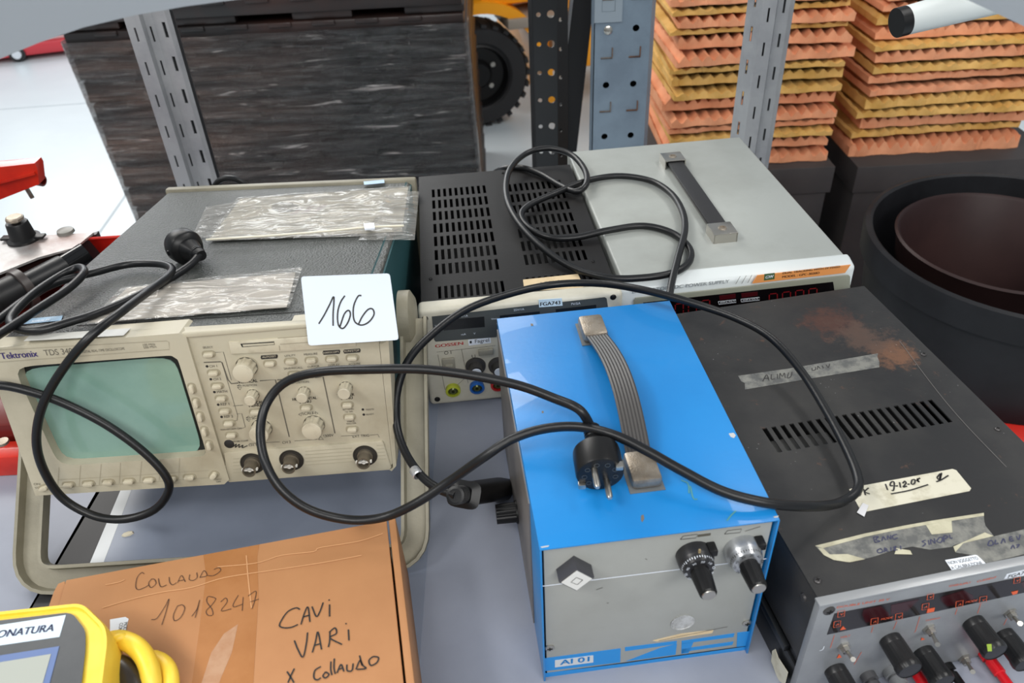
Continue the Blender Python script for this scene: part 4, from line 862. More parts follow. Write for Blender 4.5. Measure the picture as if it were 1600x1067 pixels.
# ================================================================= pale grey DC supply
gw = Thing('bench_power_supply', 'large pale grey power supply with a black strap handle and an orange front label', 'power supply', (.134, .8061, 0), .0865)
GW_, GD, GH = .2786, .3722, .1461; h = crop(880, 200, 3.2)
def hp(u, v, ax='z', val=GH): return gw.px(*h(u, v), ax, val)
bm = NB(); box(bm, (0, 0, .008), (GW_, GD, GH), .003, 3); finish('cover', bm, gwtop, gw)
bm = NB(); hexa(bm, [(-.006, -.024, .004), (GW_+.006, -.024, .004), (GW_+.006, .003, .004), (-.006, .003, .004), (-.006, -.020, GH-.005), (GW_+.006, -.020, GH-.005), (GW_+.006, .003, GH+.0015), (-.006, .003, GH+.0015)], .005, 3)
bez = finish('front_bezel', bm, gwbez, gw); yf = -.0245
def hrow(u0, v0, u1, v1): return [(u0, v0), (u1, v1)]
polyon('window_frame', gw, [(352, 862), (362, 848), (1425, 733), (1433, 740), (1432, 800), (1440, 1000), (352, 1100)], 'y', yf+.001, .0015, mat('grey_green_frame', (132, 134, 120), .45), None, h, .0004)
polyon('display_window', gw, [(400, 872), (1348, 768), (1352, 790), (1370, 960), (420, 1080)], 'y', yf-.0003, .0008, mat('black_display', (10, 7, 9), .25), None, h)
lab = polyon('orange_label', gw, [(970, 735), (1436, 682), (1407, 722), (945, 775)], 'y', yf+.001, .0011, orange, None, h)
texts('label_words', gw, [('DUAL TRACKING WITH 5V FIXED', 1097, 730, 1382, 697, .0031, .00012), ('MODEL : GPC-3030D', 1095, 749, 1280, 728, .0031, .00012)], 'y', yf-.0003, mat('brown_print', (96, 66, 40), .6), lab, h)
bd = polyon('maker_badge', gw, [(1006, 730), (1058, 724), (1056, 755), (1003, 762)], 'y', yf, .0003, mat('badge_green', (70, 96, 62), .5), lab, h); texts('badge_words', gw, [('GW', 1011, 753, 1050, 747, .0042, .0002)], 'y', yf-.0004, white, bd, h)
texts('embossed_words', gw, [('LABORATORY DC POWER SUPPLY', 345, 826, 829, 773, .0048, .0001)], 'y', yf+.001, mat('emboss_grey', (150, 156, 158), .5), None, h)
strokes('slashes', gw, [[(862, 780), (885, 740)], [(892, 777), (915, 737)], [(922, 774), (943, 734)]], 'y', yf+.001, .0006, inkg, None, h, .0003, False)
def seg_digit(bm, T, u0, v0, sw, sh, slope, ax, val, f, which):
    for s in which:
        a, b = {'a': ((0, 0), (1, 0)), 'b': ((1, 0), (1, .5)), 'c': ((1, .5), (1, 1)), 'd': ((0, 1), (1, 1)), 'e': ((0, .5), (0, 1)), 'f': ((0, 0), (0, .5)), 'g': ((0, .5), (1, .5))}[s]
        P0 = T.px(*f(u0+a[0]*sw, v0+a[1]*sh+slope*a[0]*sw), ax, val); P1 = T.px(*f(u0+b[0]*sw, v0+b[1]*sh+slope*b[0]*sw), ax, val)
        strokes_into(bm, [[P0.lerp(P1, .1), P0.lerp(P1, .9)]], NORM[ax], .0014, .0003, False)
for u0, v0, n_ in ((1030, 830, 4), (560, 880, 3)):
    for k in range(n_): bm = NB(); seg_digit(bm, gw, u0+k*66, v0-k*8.5, 40, 62, -.12, 'y', yf-.0011, h, 'abcdef'); finish('digit', bm, redled, gw, 0)
for q in ([(775, 867), (862, 857), (865, 871), (778, 881)], [(888, 855), (980, 845), (982, 859), (890, 869)]):
    strokes('capsule', gw, [q+[q[0]]], 'y', yf-.0011, .0006, white, None, h, .0003, False)
texts('capsule_words', gw, [('AMPS & VOLTS', 783, 876, 858, 867), ('AMPS & VOLTS', 896, 864, 974, 855)], 'y', yf-.0012, white, None, h)
for q in ([(780, 838), (862, 828), (862, 850), (782, 860)], [(890, 826), (972, 818), (972, 838), (892, 848)]): polyon('lamp_window', gw, q, 'y', yf-.0011, .0002, mat('dull_red_lamp', (60, 10, 16), .3), None, h)
# handle
hb, hf = hp(545, 182), hp(790, 545); dx = (hf-hb).normalized(); sx_ = Vector((0, 0, 1)).cross(dx)
def obox(bm, c, dx, sx_, l0, l1, w0, w1, z0, z1, bev=0): hexa(bm, [c+dx*a+sx_*b+Vector((0, 0, z)) for z, a, b in ((z0, l0, w0), (z0, l1, w0), (z0, l1, w1), (z0, l0, w1), (z1, l0, w0), (z1, l1, w0), (z1, l1, w1), (z1, l0, w1))], bev)
L0 = (hf-hb).length
bm = NB(); obox(bm, hb, dx, sx_, .0, L0, -.009, .013, .0, .002, .0008); finish('handle_plate', bm, mat('handle_edge', (104, 104, 102), .4), gw)
bm = NB(); obox(bm, hb, dx, sx_, .006, L0-.006, -.0115, .0115, .007, .0105, .001); finish('strap', bm, mat('strap_black', (33, 33, 35), .5), gw)
for c in (hb, hf):
    bm = NB(); obox(bm, c, dx, sx_, -.015, .015, -.0155, .0155, .0115, .0130, .0005); obox(bm, c, dx, sx_, -.015, .015, -.0155, -.0140, 0, .0125); obox(bm, c, dx, sx_, -.015, .015, .0140, .0155, 0, .0125)
    s = 1 if c is hf else -1; obox(bm, c, dx, sx_, .0135*s if s > 0 else -.015, .015 if s > 0 else -.0135, -.015, .015, 0, .0125); br1 = finish('handle_bracket', bm, metal, gw)
    bm = NB(); lathe(bm, c+Vector((0, 0, .013)), (0, 0, 1), [(.0055, 0), (.005, .0012), (.003, .0014), (.0028, .0004), (0, .0004)], 20); finish('rivet', bm, metal2, br1)

# ================================================================= blue box
bx = Thing('blue_instrument', 'bright blue metal instrument case with a grey front, two dials and a strap handle', 'instrument', (.0125, .3823, 0), .0898)
BW, BD, BH = .1855, .3036, .1804; b3 = crop(780, 780, 3.3333); b4 = crop(760, 460, 2.668)
def bp_(u, v, ax='y', val=.004, f=b3): return bx.px(*f(u, v), ax, val)
bm = NB(); box(bm, (0, 0, BH-.0016), (BW, BD, BH), .0006); box(bm, (0, 0, .0), (.0016, BD, BH-.0005), .0003); box(bm, (BW-.0016, 0, .0), (BW, BD, BH-.0005), .0003); box(bm, (.001, BD-.002, 0), (BW-.001, BD, BH-.001))
cov = finish('cover', bm, bluep, bx)
bm = NB(); box(bm, (.0035, .004, .006), (BW-.0035, .0065, BH-.002), .0004); pan = finish('front_panel', bm, grayp, bx)
bm = NB(); box(bm, (.003, .007, .003), (BW-.003, BD-.004, BH-.004)); finish('chassis', bm, dark, bx)
strokes('white_rule', bx, [[(215, 452), (1400, 307)]], 'y', .004, .0012, white, pan, b3, .0003, False)
for q in ([(232, 828), (632, 776), (630, 848), (233, 894)], [(236, 905), (650, 855), (1292, 766), (1290, 790), (237, 930)], [(655, 770), (925, 737), (922, 752), (800, 770), (655, 790)], [(925, 752), (918, 808), (660, 843), (835, 775)], [(950, 737), (1225, 697), (1220, 716), (1010, 743), (950, 752)], [(1010, 770), (1220, 740), (1214, 757), (1000, 787), (950, 803), (952, 778)], [(950, 750), (1012, 742), (985, 800), (948, 803)], [(1240, 694), (1306, 686), (1290, 762), (1236, 768)]):
    polyon('blue_lettering', bx, q, 'y', .004, .0003, bluel, pan, b3)
la = polyon('type_label', bx, [(290, 838), (490, 812), (490, 848), (290, 874)], 'y', .0037, .0003, mat('label_grey', (196, 200, 204), .5), pan, b3); texts('type_words', bx, [('AI 01', 318, 861, 468, 842, .0075, .0003)], 'y', .0034, bluel, la, b3)
strokes('printed_boxes', bx, [[(943, 208), (958, 190), (1032, 181), (1024, 200), (943, 208)], [(1173, 180), (1188, 162), (1262, 153), (1254, 172), (1173, 180)]], 'y', .004, .0006, inkd, pan, b3, .0003, False)
polyon('printed_bar', bx, [(1034, 184), (1102, 175), (1100, 187), (1032, 196)], 'y', .004, .0003, inkg, pan, b3)
strokes('scratches', bx, [[(505, 470), (540, 458)], [(760, 308), (770, 312)], [(830, 735), (1000, 700), (1190, 662)], [(1280, 165), (1360, 140)], [(560, 540), (570, 538)]], 'y', .004, .0006, mat('scratch_dark', (96, 94, 90), .6), pan, b3)
polyon('tape_residue', bx, [(800, 735), (945, 700), (1040, 688), (1116, 681), (1108, 696), (990, 712), (930, 722), (820, 740)], 'y', .004, .0003, masking, pan, b3)
c = bp_(955, 640); bm = NB(); lathe(bm, c, (0, -1, 0), [(.0102, .0), (.0105, .0008), (.0095, .0008), (.0092, .0003), (0, .0003)], 32); finish('round_plug', bm, mat('dull_white_metal', (196, 198, 198), .5, .3, col2=(160, 160, 158), nscale=150), bx)
for u, v in ((262, 772), (1290, 642)): screw(bx, bp_(u, v), 'y', .0042, metal)
# diamond push button
c = bp_(388, 352, 'y', .004); bm = NB(); hlf = .0138; pts4 = [c+Vector((hlf, 0, 0)), c+Vector((0, 0, hlf)), c+Vector((-hlf, 0, 0)), c+Vector((0, 0, -hlf))]
prism(bm, pts4, (0, -.0125, 0), .0006); db = finish('diamond_button', bm, mat('dark_grey_button', (64, 64, 68), .4), bx)
bm = NB(); prism(bm, [c+(p-c)*.86+Vector((0, -.0125, 0)) for p in pts4], (0, -.0006, 0)); fc = finish('button_face', bm, mat('ivory_face', (220, 220, 216), .4), db)
bm = NB(); q = [c+Vector((x*.0045, -.0132, z*.0045)) for x, z in ((1, .1), (-.1, 1), (-1, -.1), (.1, -1), (1, .1))]; strokes_into(bm, [q], NORM['y'], .0006, .0001, False); finish('printed_square', bm, inkd, fc, 0)
def dial(u, v, mbody, light):
    c = bp_(u, v); bm = NB(); lathe(bm, c, (0, -1, 0), [(0, 0), (.0142, 0), (.0142, .009), (.0135, .0105)], 40); lathe(bm, c, (0, -1, 0), [(.0135, .0105), (.0120, .016), (.008, .0172), (0, .0172)], 40); d0 = finish('dial', bm, mbody, bx)
    bm = NB()
    for k in range(40):
        a = 2*math.pi*k/40; dr = Vector((math.cos(a), 0, math.sin(a))); t = Vector((-math.sin(a), 0, math.cos(a))); ln = .0022 if k % 4 == 0 else .0014
        p0 = c+dr*.0131+Vector((0, -.0125, 0)); p1 = c+dr*(.0131-ln*.25)+Vector((0, -.0125-ln, 0)); bm.faces.new([bm.verts.new(q) for q in (p0+t*.0003, p0-t*.0003, p1-t*.0003, p1+t*.0003)])
    finish('scale_marks', bm, white if not light else inkm, d0, 0)
    bm = NB()
    for k in range(10):
        a = 2*math.pi*k/10+.2; dr = Vector((math.cos(a), 0, math.sin(a))); t = Vector((math.sin(a), 0, -math.cos(a))); p = c+dr*.0098+Vector((0, -.0169, 0)); text_into(bm, str(k*10 if k else 0), p-t*.0016, p+t*.0016, NORM['y'], .0022, .0004)
    finish('numerals', bm, white if not light else inkm, d0, 0)
    bm = NB(); lathe(bm, c, (0, -1, 0), [(.0075, .0168), (.0072, .020), (.0082, .0205), (.0068, .038), (.0060, .0388)], 60, .05, 20); lathe(bm, c, (0, -1, 0), [(.0064, .0385), (.0058, .0392), (0, .0392)], 30); kk = finish('knob', bm, black, d0)
    bm = NB(); lathe(bm, c, (0, -1, 0), [(.0055, .0393), (.0052, .0398), (0, .0398)], 30); finish('knob_cap', bm, metal, kk)
    bm = NB(); o = c+Vector((.012, 0, .008)); box(bm, o+Vector((-.003, -.010, -.003)), o+Vector((.004, 0, .004)), .0012); finish('lock_lever', bm, black, d0)
    return d0
d1 = dial(1010, 280, mat('dial_black', (34, 34, 36), .35), False); d2 = dial(1258, 248, mat('dial_silver', (186, 188, 190), .3, .8), True)
c = bp_(1018, 240); bm = NB(); box(bm, c+Vector((-.0008, -.011, -.001)), c+Vector((.0008, -.0095, .0075))); finish('pointer', bm, mat('pointer_gold', (190, 170, 130), .4, .5), d1)
# strap handle
ba, bb = bx.px(926, 521, 'z', BH), bx.px(1003, 742, 'z', BH); dx = (bb-ba).normalized(); sx_ = Vector((0, 0, 1)).cross(dx); L0 = (bb-ba).length
def bracket(c, s):
    bm = NB(); obox(bm, c, dx, sx_, -.017, .017, -.0125, .0125, .001, .0125, .0035); o = finish('handle_bracket', bm, metal2, bx)
    b2_ = NB(); obox(b2_, c, dx, sx_, -.019, .019, -.0145, .0145, 0, .0008, .0003); finish('worn_ring', b2_, mat('worn_metal_mark', (96, 100, 102), .5), o)
bracket(ba, 1); bracket(bb, -1)
bm = NB(); rings = []; prof = [(-.0105, 0), (-.0105, .0024)]+[(-.0105+.021*(k+.5*j)/7, .0024+(.0007 if j else .0)) for k in range(7) for j in (0, 1)]+[(.0105, .0024), (.0105, 0)]
N_ = 28
for i in range(N_+1):
    t = i/N_; arch = math.sin(math.pi*t)*.017; c = ba.lerp(bb, .045+t*.91)+Vector((0, 0, .0055+arch)); rings.append([bm.verts.new(c+sx_*(a+.004*math.sin(math.pi*t))+Vector((0, 0, b_))) for a, b_ in prof])
for A, B in zip(rings, rings[1:]):
    for k in range(len(prof)): bm.faces.new((A[k], A[(k+1) % len(prof)], B[(k+1) % len(prof)], B[k]))
bm.faces.new(rings[0]); bm.faces.new(list(reversed(rings[-1]))); finish('strap', bm, mat('ribbed_strap', (58, 56, 55), .45), bx, .2)
# paint chips and marks on the cover
chip = mat('bare_primer', (176, 178, 178), .6)
for q in ([(1010, 580), (1030, 577), (1040, 588), (1032, 599), (1018, 594)], [(226, 1052), (262, 1046), (258, 1052), (230, 1057)], [(1196, 926), (1218, 922), (1216, 930), (1200, 932)]): polyon('paint_chip', bx, q, 'z', BH, .0002, chip, cov, b4)
for q in ([(645, 922), (655, 918), (658, 935), (650, 950), (644, 940)], [(184, 122), (194, 122), (196, 131), (186, 132)], [(230, 487), (238, 486), (239, 494), (231, 495)]): polyon('paint_chip', bx, q, 'z', BH, .0002, mat('chip_brown', (110, 104, 96), .6), cov, b4)
strokes('green_scuffs', bx, [[(1002, 945), (1020, 922), (1040, 903)], [(812, 775), (840, 790), (845, 830)], [(850, 800), (862, 850), (880, 855)]], 'z', BH, .0012, mat('green_scuff', (70, 134, 140), .6), cov, b4)
bm = NB(); box(bm, (-.0012, .055, .006), (0, BD-.006, BH-.010)); o = finish('side_plate', bm, mat('side_grey', (132, 128, 124), .4, .3, col2=(108, 104, 102), nscale=9), bx); o['label'] = 'grey side plate'
# left side: switch, inlet, fuse knob, screws
def lp(u, v, f=crop(620, 640, 5.3346)): return bx.px(*f(u, v), 'x', 0)
c = lp(915, 500); bm = NB(); box(bm, c+Vector((-.004, -.012, -.012)), c+Vector((0, .012, .012)), .001); box(bm, c+Vector((-.008, -.008, -.002)), c+Vector((-.003, .008, .009)), .001); finish('power_switch', bm, black, bx)
c = lp(950, 640); bm = NB(); box(bm, c+Vector((-.006, -.020, -.014)), c+Vector((0, .020, .014)), .001); finish('mains_inlet', bm, black, bx); inlet = c.copy()
c = lp(1015, 850); bm = NB(); lathe(bm, c, (-1, 0, 0), [(0, 0), (.012, 0), (.012, .003)], 28); lathe(bm, c, (-1, 0, 0), [(.0105, .003), (.0100, .023), (0, .0235)], 70, .09, 14); finish('side_knob', bm, black, bx)
for (u, v) in ((826, 932), (836, 1008)): c = bx.px(u, v, 'x', 0); bm = NB(); lathe(bm, c, (-1, 0, 0), [(0, 0), (.005, 0), (.0042, .0022), (0, .003)], 18); finish('side_screw', bm, black, bx)
for x in (.02, BW-.02):
    for y in (.03, BD-.03): bm = NB(); cyl(bm, (x, y, 0), (0, 0, 1), .008, .004, 16); finish('foot', bm, black, bx)

# ---- cord of the blue box: appliance plug -> loops -> mains plug on the strap
I0 = bx.M @ inlet
hp_ = Vector((-1, 0, 0)); e0 = I0+Vector((-.058, -.004, -.008))
PD = Vector((.03, -.985, -.08)).normalized(); PF = onz(938, 742, .2005); NECK = PF-PD*.050
pts = [onz(712, 774, .125), (688, 765, .122), (660, 745, .12), (634, 708, .12), (620, 665, .13), (620, 615, .15), (637, 565, .17), (672, 525, .18), (728, 484, .185), (800, 458, .18), (870, 444, .175), (940, 443, .18), (1010, 454, .19), (1080, 473, .19), (1150, 497, .18), (1205, 528, .165), (1252, 580, .155), (1290, 640, .15), (1322, 700, .147), (1340, 745, .146), (1338, 768, .147),
       (1310, 786, .15), (1265, 791, .174), (1200, 786, .189), (1130, 768, .196), (1065, 735, .204), (1010, 704, .210), (960, 680, .213), (905, 667, .208), (850, 670, .202), (800, 686, .195), (755, 715, .182), (705, 750, .155), (650, 786, .135), (600, 808, .12), (545, 812, .12), (485, 797, .135), (440, 765, .155), (414, 720, .175), (407, 670, .19), (418, 628, .205), (448, 596, .22), (500, 581, .232), (580, 577, .238), (660, 577, .236), (740, 587, .230), (810, 602, .224), (865, 622, .222), (905, 640, .222), NECK]
T, W_ = cable('power_cord', 'black mains cord of the blue case, its round plug resting on the blue top', 'power cord', pts, .0041)
# tag of silver tape
k0 = onz(650, 739, .124); bm = NB(); dd = (W_[3]-W_[2]).normalized(); lathe(bm, T.w2l(onz(650, 738, .121)), dd, [(.0044, -.005), (.0053, -.004), (.0050, .004), (.0044, .005)], 10); finish('silver_tape', bm, mat('silver_tape', (196, 198, 200), .3, .6, bump=.6, bscale=400), T)
# appliance plug
e = T.w2l(W_[0]); c = T.w2l(I0+Vector((-.004, 0, -.002))); d = (c-e).normalized(); x_, y_, z_ = basis(d)
bm = NB()
lathe(bm, e-d*.002, d, [(0, 0), (.0062, 0), (.0062, .022)], 24)
for k in range(6): lathe(bm, e+d*(-.002+.0038*k), d, [(.006, 0), (.0085, .0004), (.0085, .0022), (.006, .0026)], 24)
sr = finish('strain_relief', bm, blackr, T)
bm = NB(); LL = (c-e).length
def ringed(bm, secs, up=Vector((0, 0, 1))):
    s = d.cross(up).normalized(); u = s.cross(d); rg = []
    for t, a, b_ in secs: rg.append([bm.verts.new(e+d*t+s*a*(abs(math.cos(q))**.5)*(1 if math.cos(q) > 0 else -1)+u*b_*(abs(math.sin(q))**.5)*(1 if math.sin(q) > 0 else -1)) for q in [2*math.pi*(k+.5)/20 for k in range(20)]])
    for A, B in zip(rg, rg[1:]):
        for k in range(20): bm.faces.new((A[k], A[(k+1) % 20], B[(k+1) % 20], B[k]))
    bm.faces.new(rg[0]); bm.faces.new(list(reversed(rg[-1])))
ringed(bm, [(.019, .007, .007), (.024, .008, .008), (.0265, .016, .013), (.029, .014, .012), (.031, .0095, .0085), (.036, .012, .010), (max(LL-.012, .044), .0145, .0115), (max(LL, .052), .0145, .0115)])
finish('appliance_plug', bm, black, T)
# mains plug: two pins pointing at the viewer and down
d = PD; fc_ = T.w2l(PF); s0 = fc_-d*.030
bm = NB(); lathe(bm, s0-d*.018, d, [(0, 0), (.0058, 0), (.0062, .010), (.0095, .016), (.013, .020), (.0188, .024), (.0192, .028), (.0192, .0455), (.0185, .0475)], 40); lathe(bm, s0-d*.018, d, [(.0185, .0475), (.0170, .0480), (0, .0480)], 40); plg = finish('mains_plug', bm, black, T)
bm = NB()
for k in range(4): lathe(bm, s0+d*(-.020+.0035*k), d, [(.0056, 0), (.0072, .0004), (.0072, .002), (.0056, .0024)], 20)
finish('strain_relief', bm, blackr, plg)
rt = (T.w2l(onpl(957, 759, PF, d))-fc_).normalized()
for s in (1, -1):
    cpin = fc_+rt*s*.0088; bm = NB(); lathe(bm, cpin-d*.001, d, [(0, 0), (.0026, 0), (.0026, .017), (.0018, .0188), (0, .019)], 16); finish('pin', bm, metal, plg)
up2 = d.cross(rt); 
for s in (1, -1):
    bm = NB(); o = fc_+up2*s*.0175; box(bm, o-Vector((.003, .003, .003)), o+Vector((.003, .003, .002)), .0008); finish('earth_clip', bm, metal, plg)
bm = NB()
for k in range(9):
    a = 2*math.pi*k/9; o = fc_+(rt*math.cos(a)+up2*math.sin(a))*.0125+d*.0001; lathe(bm, o, d, [(.0022, 0), (.0022, .0002), (.0018, .0002), (.0018, 0)], 12)
finish('moulded_marks', bm, mat('mark_grey', (70, 76, 80), .5), plg)

# ---- cord lying on the two power supplies
pts = [(1046, 462, .150), (1050, 440, .153), (1060, 400, .156), (1070, 360, .156), (1066, 330, .156), (1048, 302, .155), (1015, 282, .153), (965, 275, .152), (915, 283, .152), (868, 302, .152), (828, 320, .152), (814, 337, .151), (828, 357, .150), (860, 371, .149), (900, 371, .149), (950, 360, .152), (1005, 353, .152), (1050, 364, .152), (1077, 388, .152), (1076, 410, .152), (1052, 426, .152), (1005, 434, .152), (950, 434, .151), (895, 418, .149), (845, 385, .154), (808, 345, .158), (791, 305, .160), (796, 266, .162), (822, 240, .164), (858, 232, .166), (893, 242, .165), (914, 266, .162), (916, 288, .158), (900, 299, .153), (876, 290, .150), (845, 272, .149), (815, 262, .148), (785, 264, .140), (765, 275, .10)]
cable('power_cord', 'black cord coiled in open loops across the vented cover and the pale grey instrument', 'power cord', pts, .0044)
c0 = ony(362, 301, 1.12); bm = NB(); tube(bm, [c0+Vector((math.cos(a)*.026, .0, math.sin(a)*.024+.0)) for a in [k*math.pi/14 for k in range(29)]], .0045, 10, False); tag(finish('rubber_ring', bm, blackr), 'black cable loop sticking up behind the oscilloscope by the slotted post', 'cable')

# ================================================================= large dark power supply on the right
dk = Thing('dark_power_supply', 'dark grey metal power supply with a rust stain, strips of old tape and black knobs', 'power supply', (.2241, .3592, 0), .161)
DW, DD, DH = .262, .3876, .1302; d5 = crop(1100, 440, 2.964); d6 = crop(1180, 740, 3.262); d8 = crop(1280, 900, 5)
def dp_(u, v, f=d5, ax='z', val=DH): return dk.px(*f(u, v), ax, val)
q = [dp_(270, 682), dp_(1048, 545), dp_(1160, 648), dp_(350, 790)]
xl, yt, yb_ = (q[0].x+q[3].x)/2-.001, (q[0].y+q[1].y)/2, (q[2].y+q[3].y)/2; xr = (q[1].x+q[2].x)/2; pt = (xr-xl)/19.55
# cover top with true slots, rust patch placed where the stain lies
def cover_mat():
    M = mat('dark_cover_paint', (38, 38, 39), .45, spec=.35, col2=(58, 57, 55), nscale=7, nlo=.4, nhi=.75, bump=.12, bscale=240)
    nt = M.node_tree; N = nt.nodes; L = nt.links; b = N['Principled BSDF']; src = b.inputs['Base Color'].links[0].from_socket
    tc = [n for n in N if n.type == 'TEX_COORD'][0]; a = dp_(600, 190); c = dp_(880, 330)
    prev = src
    for (ctr, rad, colr, lo, hi) in ((a, .050, (76, 50, 42), .42, .60), (c, .040, (110, 78, 58), .42, .66), (a.lerp(c, .5), .05, (80, 64, 56), .40, .62)):
        vm = N.new('ShaderNodeVectorMath'); vm.operation = 'DISTANCE'; L.new(tc.outputs['Object'], vm.inputs[0]); vm.inputs[1].default_value = ctr
        mr = N.new('ShaderNodeMapRange'); mr.inputs[1].default_value = 0; mr.inputs[2].default_value = rad; mr.inputs[3].default_value = 1; mr.inputs[4].default_value = 0; L.new(vm.outputs['Value'], mr.inputs[0])
        n = N.new('ShaderNodeTexNoise'); n.inputs['Scale'].default_value = 46; n.inputs['Detail'].default_value = 7; L.new(tc.outputs['Object'], n.inputs[0])
        n.inputs['Roughness'].default_value = .75; mu = N.new('ShaderNodeMath'); mu.operation = 'MULTIPLY_ADD'; L.new(mr.outputs[0], mu.inputs[0]); mu.inputs[1].default_value = .42; L.new(n.outputs[0], mu.inputs[2])
        m2 = N.new('ShaderNodeMapRange'); m2.inputs[1].default_value = .62; m2.inputs[2].default_value = .80; m2.inputs[3].default_value = 0; m2.inputs[4].default_value = .85; L.new(mu.outputs[0], m2.inputs[0])
        mx = N.new('ShaderNodeMix'); mx.data_type = 'RGBA'; L.new(m2.outputs[0], mx.inputs[0]); L.new(prev, mx.inputs[6]); mx.inputs[7].default_value = lin(colr); prev = mx.outputs[2]
    # dust specks
    v = N.new('ShaderNodeTexVoronoi'); v.inputs['Scale'].default_value = 130; L.new(tc.outputs['Object'], v.inputs[0])
    r = N.new('ShaderNodeMapRange'); r.inputs[1].default_value = .05; r.inputs[2].default_value = .09; r.inputs[3].default_value = .55; r.inputs[4].default_value = 0; L.new(v.outputs[0], r.inputs[0])
    n = N.new('ShaderNodeTexNoise'); n.inputs['Scale'].default_value = 14; L.new(tc.outputs['Object'], n.inputs[0]); r2 = N.new('ShaderNodeMapRange'); r2.inputs[1].default_value = .5; r2.inputs[2].default_value = .62; L.new(n.outputs[0], r2.inputs[0])
    mu = N.new('ShaderNodeMath'); mu.operation = 'MULTIPLY'; L.new(r.outputs[0], mu.inputs[0]); L.new(r2.outputs[0], mu.inputs[1])
    mx = N.new('ShaderNodeMix'); mx.data_type = 'RGBA'; L.new(mu.outputs[0], mx.inputs[0]); L.new(prev, mx.inputs[6]); mx.inputs[7].default_value = lin((150, 150, 148)); L.new(mx.outputs[2], b.inputs['Base Color'])
    return M
cvm = cover_mat()
bm = NB(); plate(bm, (0, .004, DH), (1, 0, 0), (0, 1, 0), DW, DD-.004, [(xl+k*pt, yb_-.004, xl+k*pt+pt*.52, yt-.004) for k in range(20)], .0014)
box(bm, (0, .004, .045), (.0014, DD, DH-.0006), .0002); box(bm, (DW-.0014, .004, .03), (DW, DD, DH-.0006), .0002); box(bm, (0, DD-.0014, .01), (DW, DD, DH-.0006), .0002)
dcov = finish('cover', bm, cvm, dk, .5)
bm = NB(); box(bm, (.003, .006, .012), (DW-.003, DD-.004, .02)); box(bm, (.03, .05, .02), (.12, .28, .10), .004); box(bm, (.14, .09, .02), (.235, .30, .092), .004)
chs = finish('chassis', bm, mat('inner_dark', (30, 30, 31), .6), dk)
bm = NB(); box(bm, (.035, yb_-.01, .100), (.11, yt+.0, .112), .002); finish('transformer_core', bm, mat('inner_grey', (118, 118, 116), .5, .4), chs)
bm = NB(); box(bm, (-.0006, .0, .0), (.002, DD, .034), .0004); box(bm, (-.004, .02, .034), (.001, DD-.02, .042), .001); box(bm, (.002, .004, .006), (.005, DD-.01, .06)); finish('side_rail', bm, mat('side_black', (20, 22, 25), .4), dk)
bm = NB(); box(bm, (-.002, -.003, -.0), (DW+.002, .004, DH+.001), .0006)
dpan = finish('front_panel', bm, alu, dk)
bm = NB(); box(bm, (-.003, -.0036, DH-.0006), (DW+.003, .004, DH+.0018), .0005); finish('top_edge', bm, mat('edge_alu', (168, 170, 172), .35, .5), dk)
fy = -.003
win = polyon('display_window', dk, [(118, 292), (1640, -5), (1640, 118), (60, 455)], 'y', fy, .0004, blackw, None, d8)
for q in ([(345, 262), (480, 232), (545, 290), (560, 330), (360, 362), (335, 300)], [(950, 165), (1130, 110), (1200, 150), (1210, 195), (1000, 235), (950, 190)], [(1575, 50), (1640, 30), (1640, 100), (1600, 105)], [(560, 225), (780, 180), (690, 270), (560, 300)]): polyon('red_readout', dk, q, 'y', fy-.0004, .0002, redw, win, d8)
def boxed(u, v, s, ch): 
    q = [(u-s, v-s*.7), (u+s, v-s*1.05), (u+s*.85, v+s*.7), (u-s*1.15, v+s*1.05)]
    strokes('printed_frame', dk, [q+[q[0]]], 'y', fy-.0004, .0005, orangep, win, d8, .0004, False); texts('printed_letter', dk, [(ch, u-s*.5, v+s*.55, u+s*.5, v+s*.35, .0028, .0001)], 'y', fy-.0008, orangep, win, d8)
for u, v, s, ch in ((172, 292, 26, 'V'), (140, 372, 26, 'A'), (432, 350, 27, 'A'), (622, 312, 27, 'V'), (868, 158, 24, 'V'), (830, 235, 26, 'A'), (1095, 215, 27, 'A'), (1280, 180, 27, 'V'), (1545, 30, 24, 'V')): boxed(u, v, s, ch)
texts('mode_words', dk, [('MODE', 480, 343, 570, 326), ('MODE', 1140, 210, 1230, 193)], 'y', fy-.0006, orangep, win, d8)
for q in ([(185, 390), (208, 412), (162, 420)], [(845, 258), (902, 246), (895, 275), (838, 287)], [(1500, 125), (1552, 112), (1545, 135), (1510, 145)], [(155, 610), (175, 632), (138, 640)], [(800, 480), (825, 492), (795, 500)]): polyon('orange_mark', dk, q, 'y', fy-.0005, .0003, orangep, None, d8)
strokes('orange_rules', dk, [[(118, 460), (85, 560)], [(420, 392), (405, 440)], [(605, 352), (578, 415)], [(785, 315), (750, 430), (740, 440)], [(1078, 250), (1060, 300)], [(1262, 212), (1235, 290)], [(330, 590), (270, 690)], [(1480, 300), (1440, 380)]], 'y', fy, .0004, orangep, None, d8, .0003, False)
for it in [('DOUBLE UNIT 30 V', 135, 250, 545, 185, .0026), ('POWER', 1010, 85, 1085, 72, .0026), ('SUPPLY', 1090, 72, 1180, 54, .0026), ('CURRENT', 1230, 48, 1380, 14, .0026), ('VOLT', 160, 485, 240, 470), ('CURRENT', 830, 350, 940, 330)]: texts('panel_word', dk, [it], 'y', fy, orangep, None, d8)
screw(dk, dk.px(*d8(76, 268), 'y', fy), 'y', .0048, mat('screw_dark', (96, 94, 92), .35, .8))
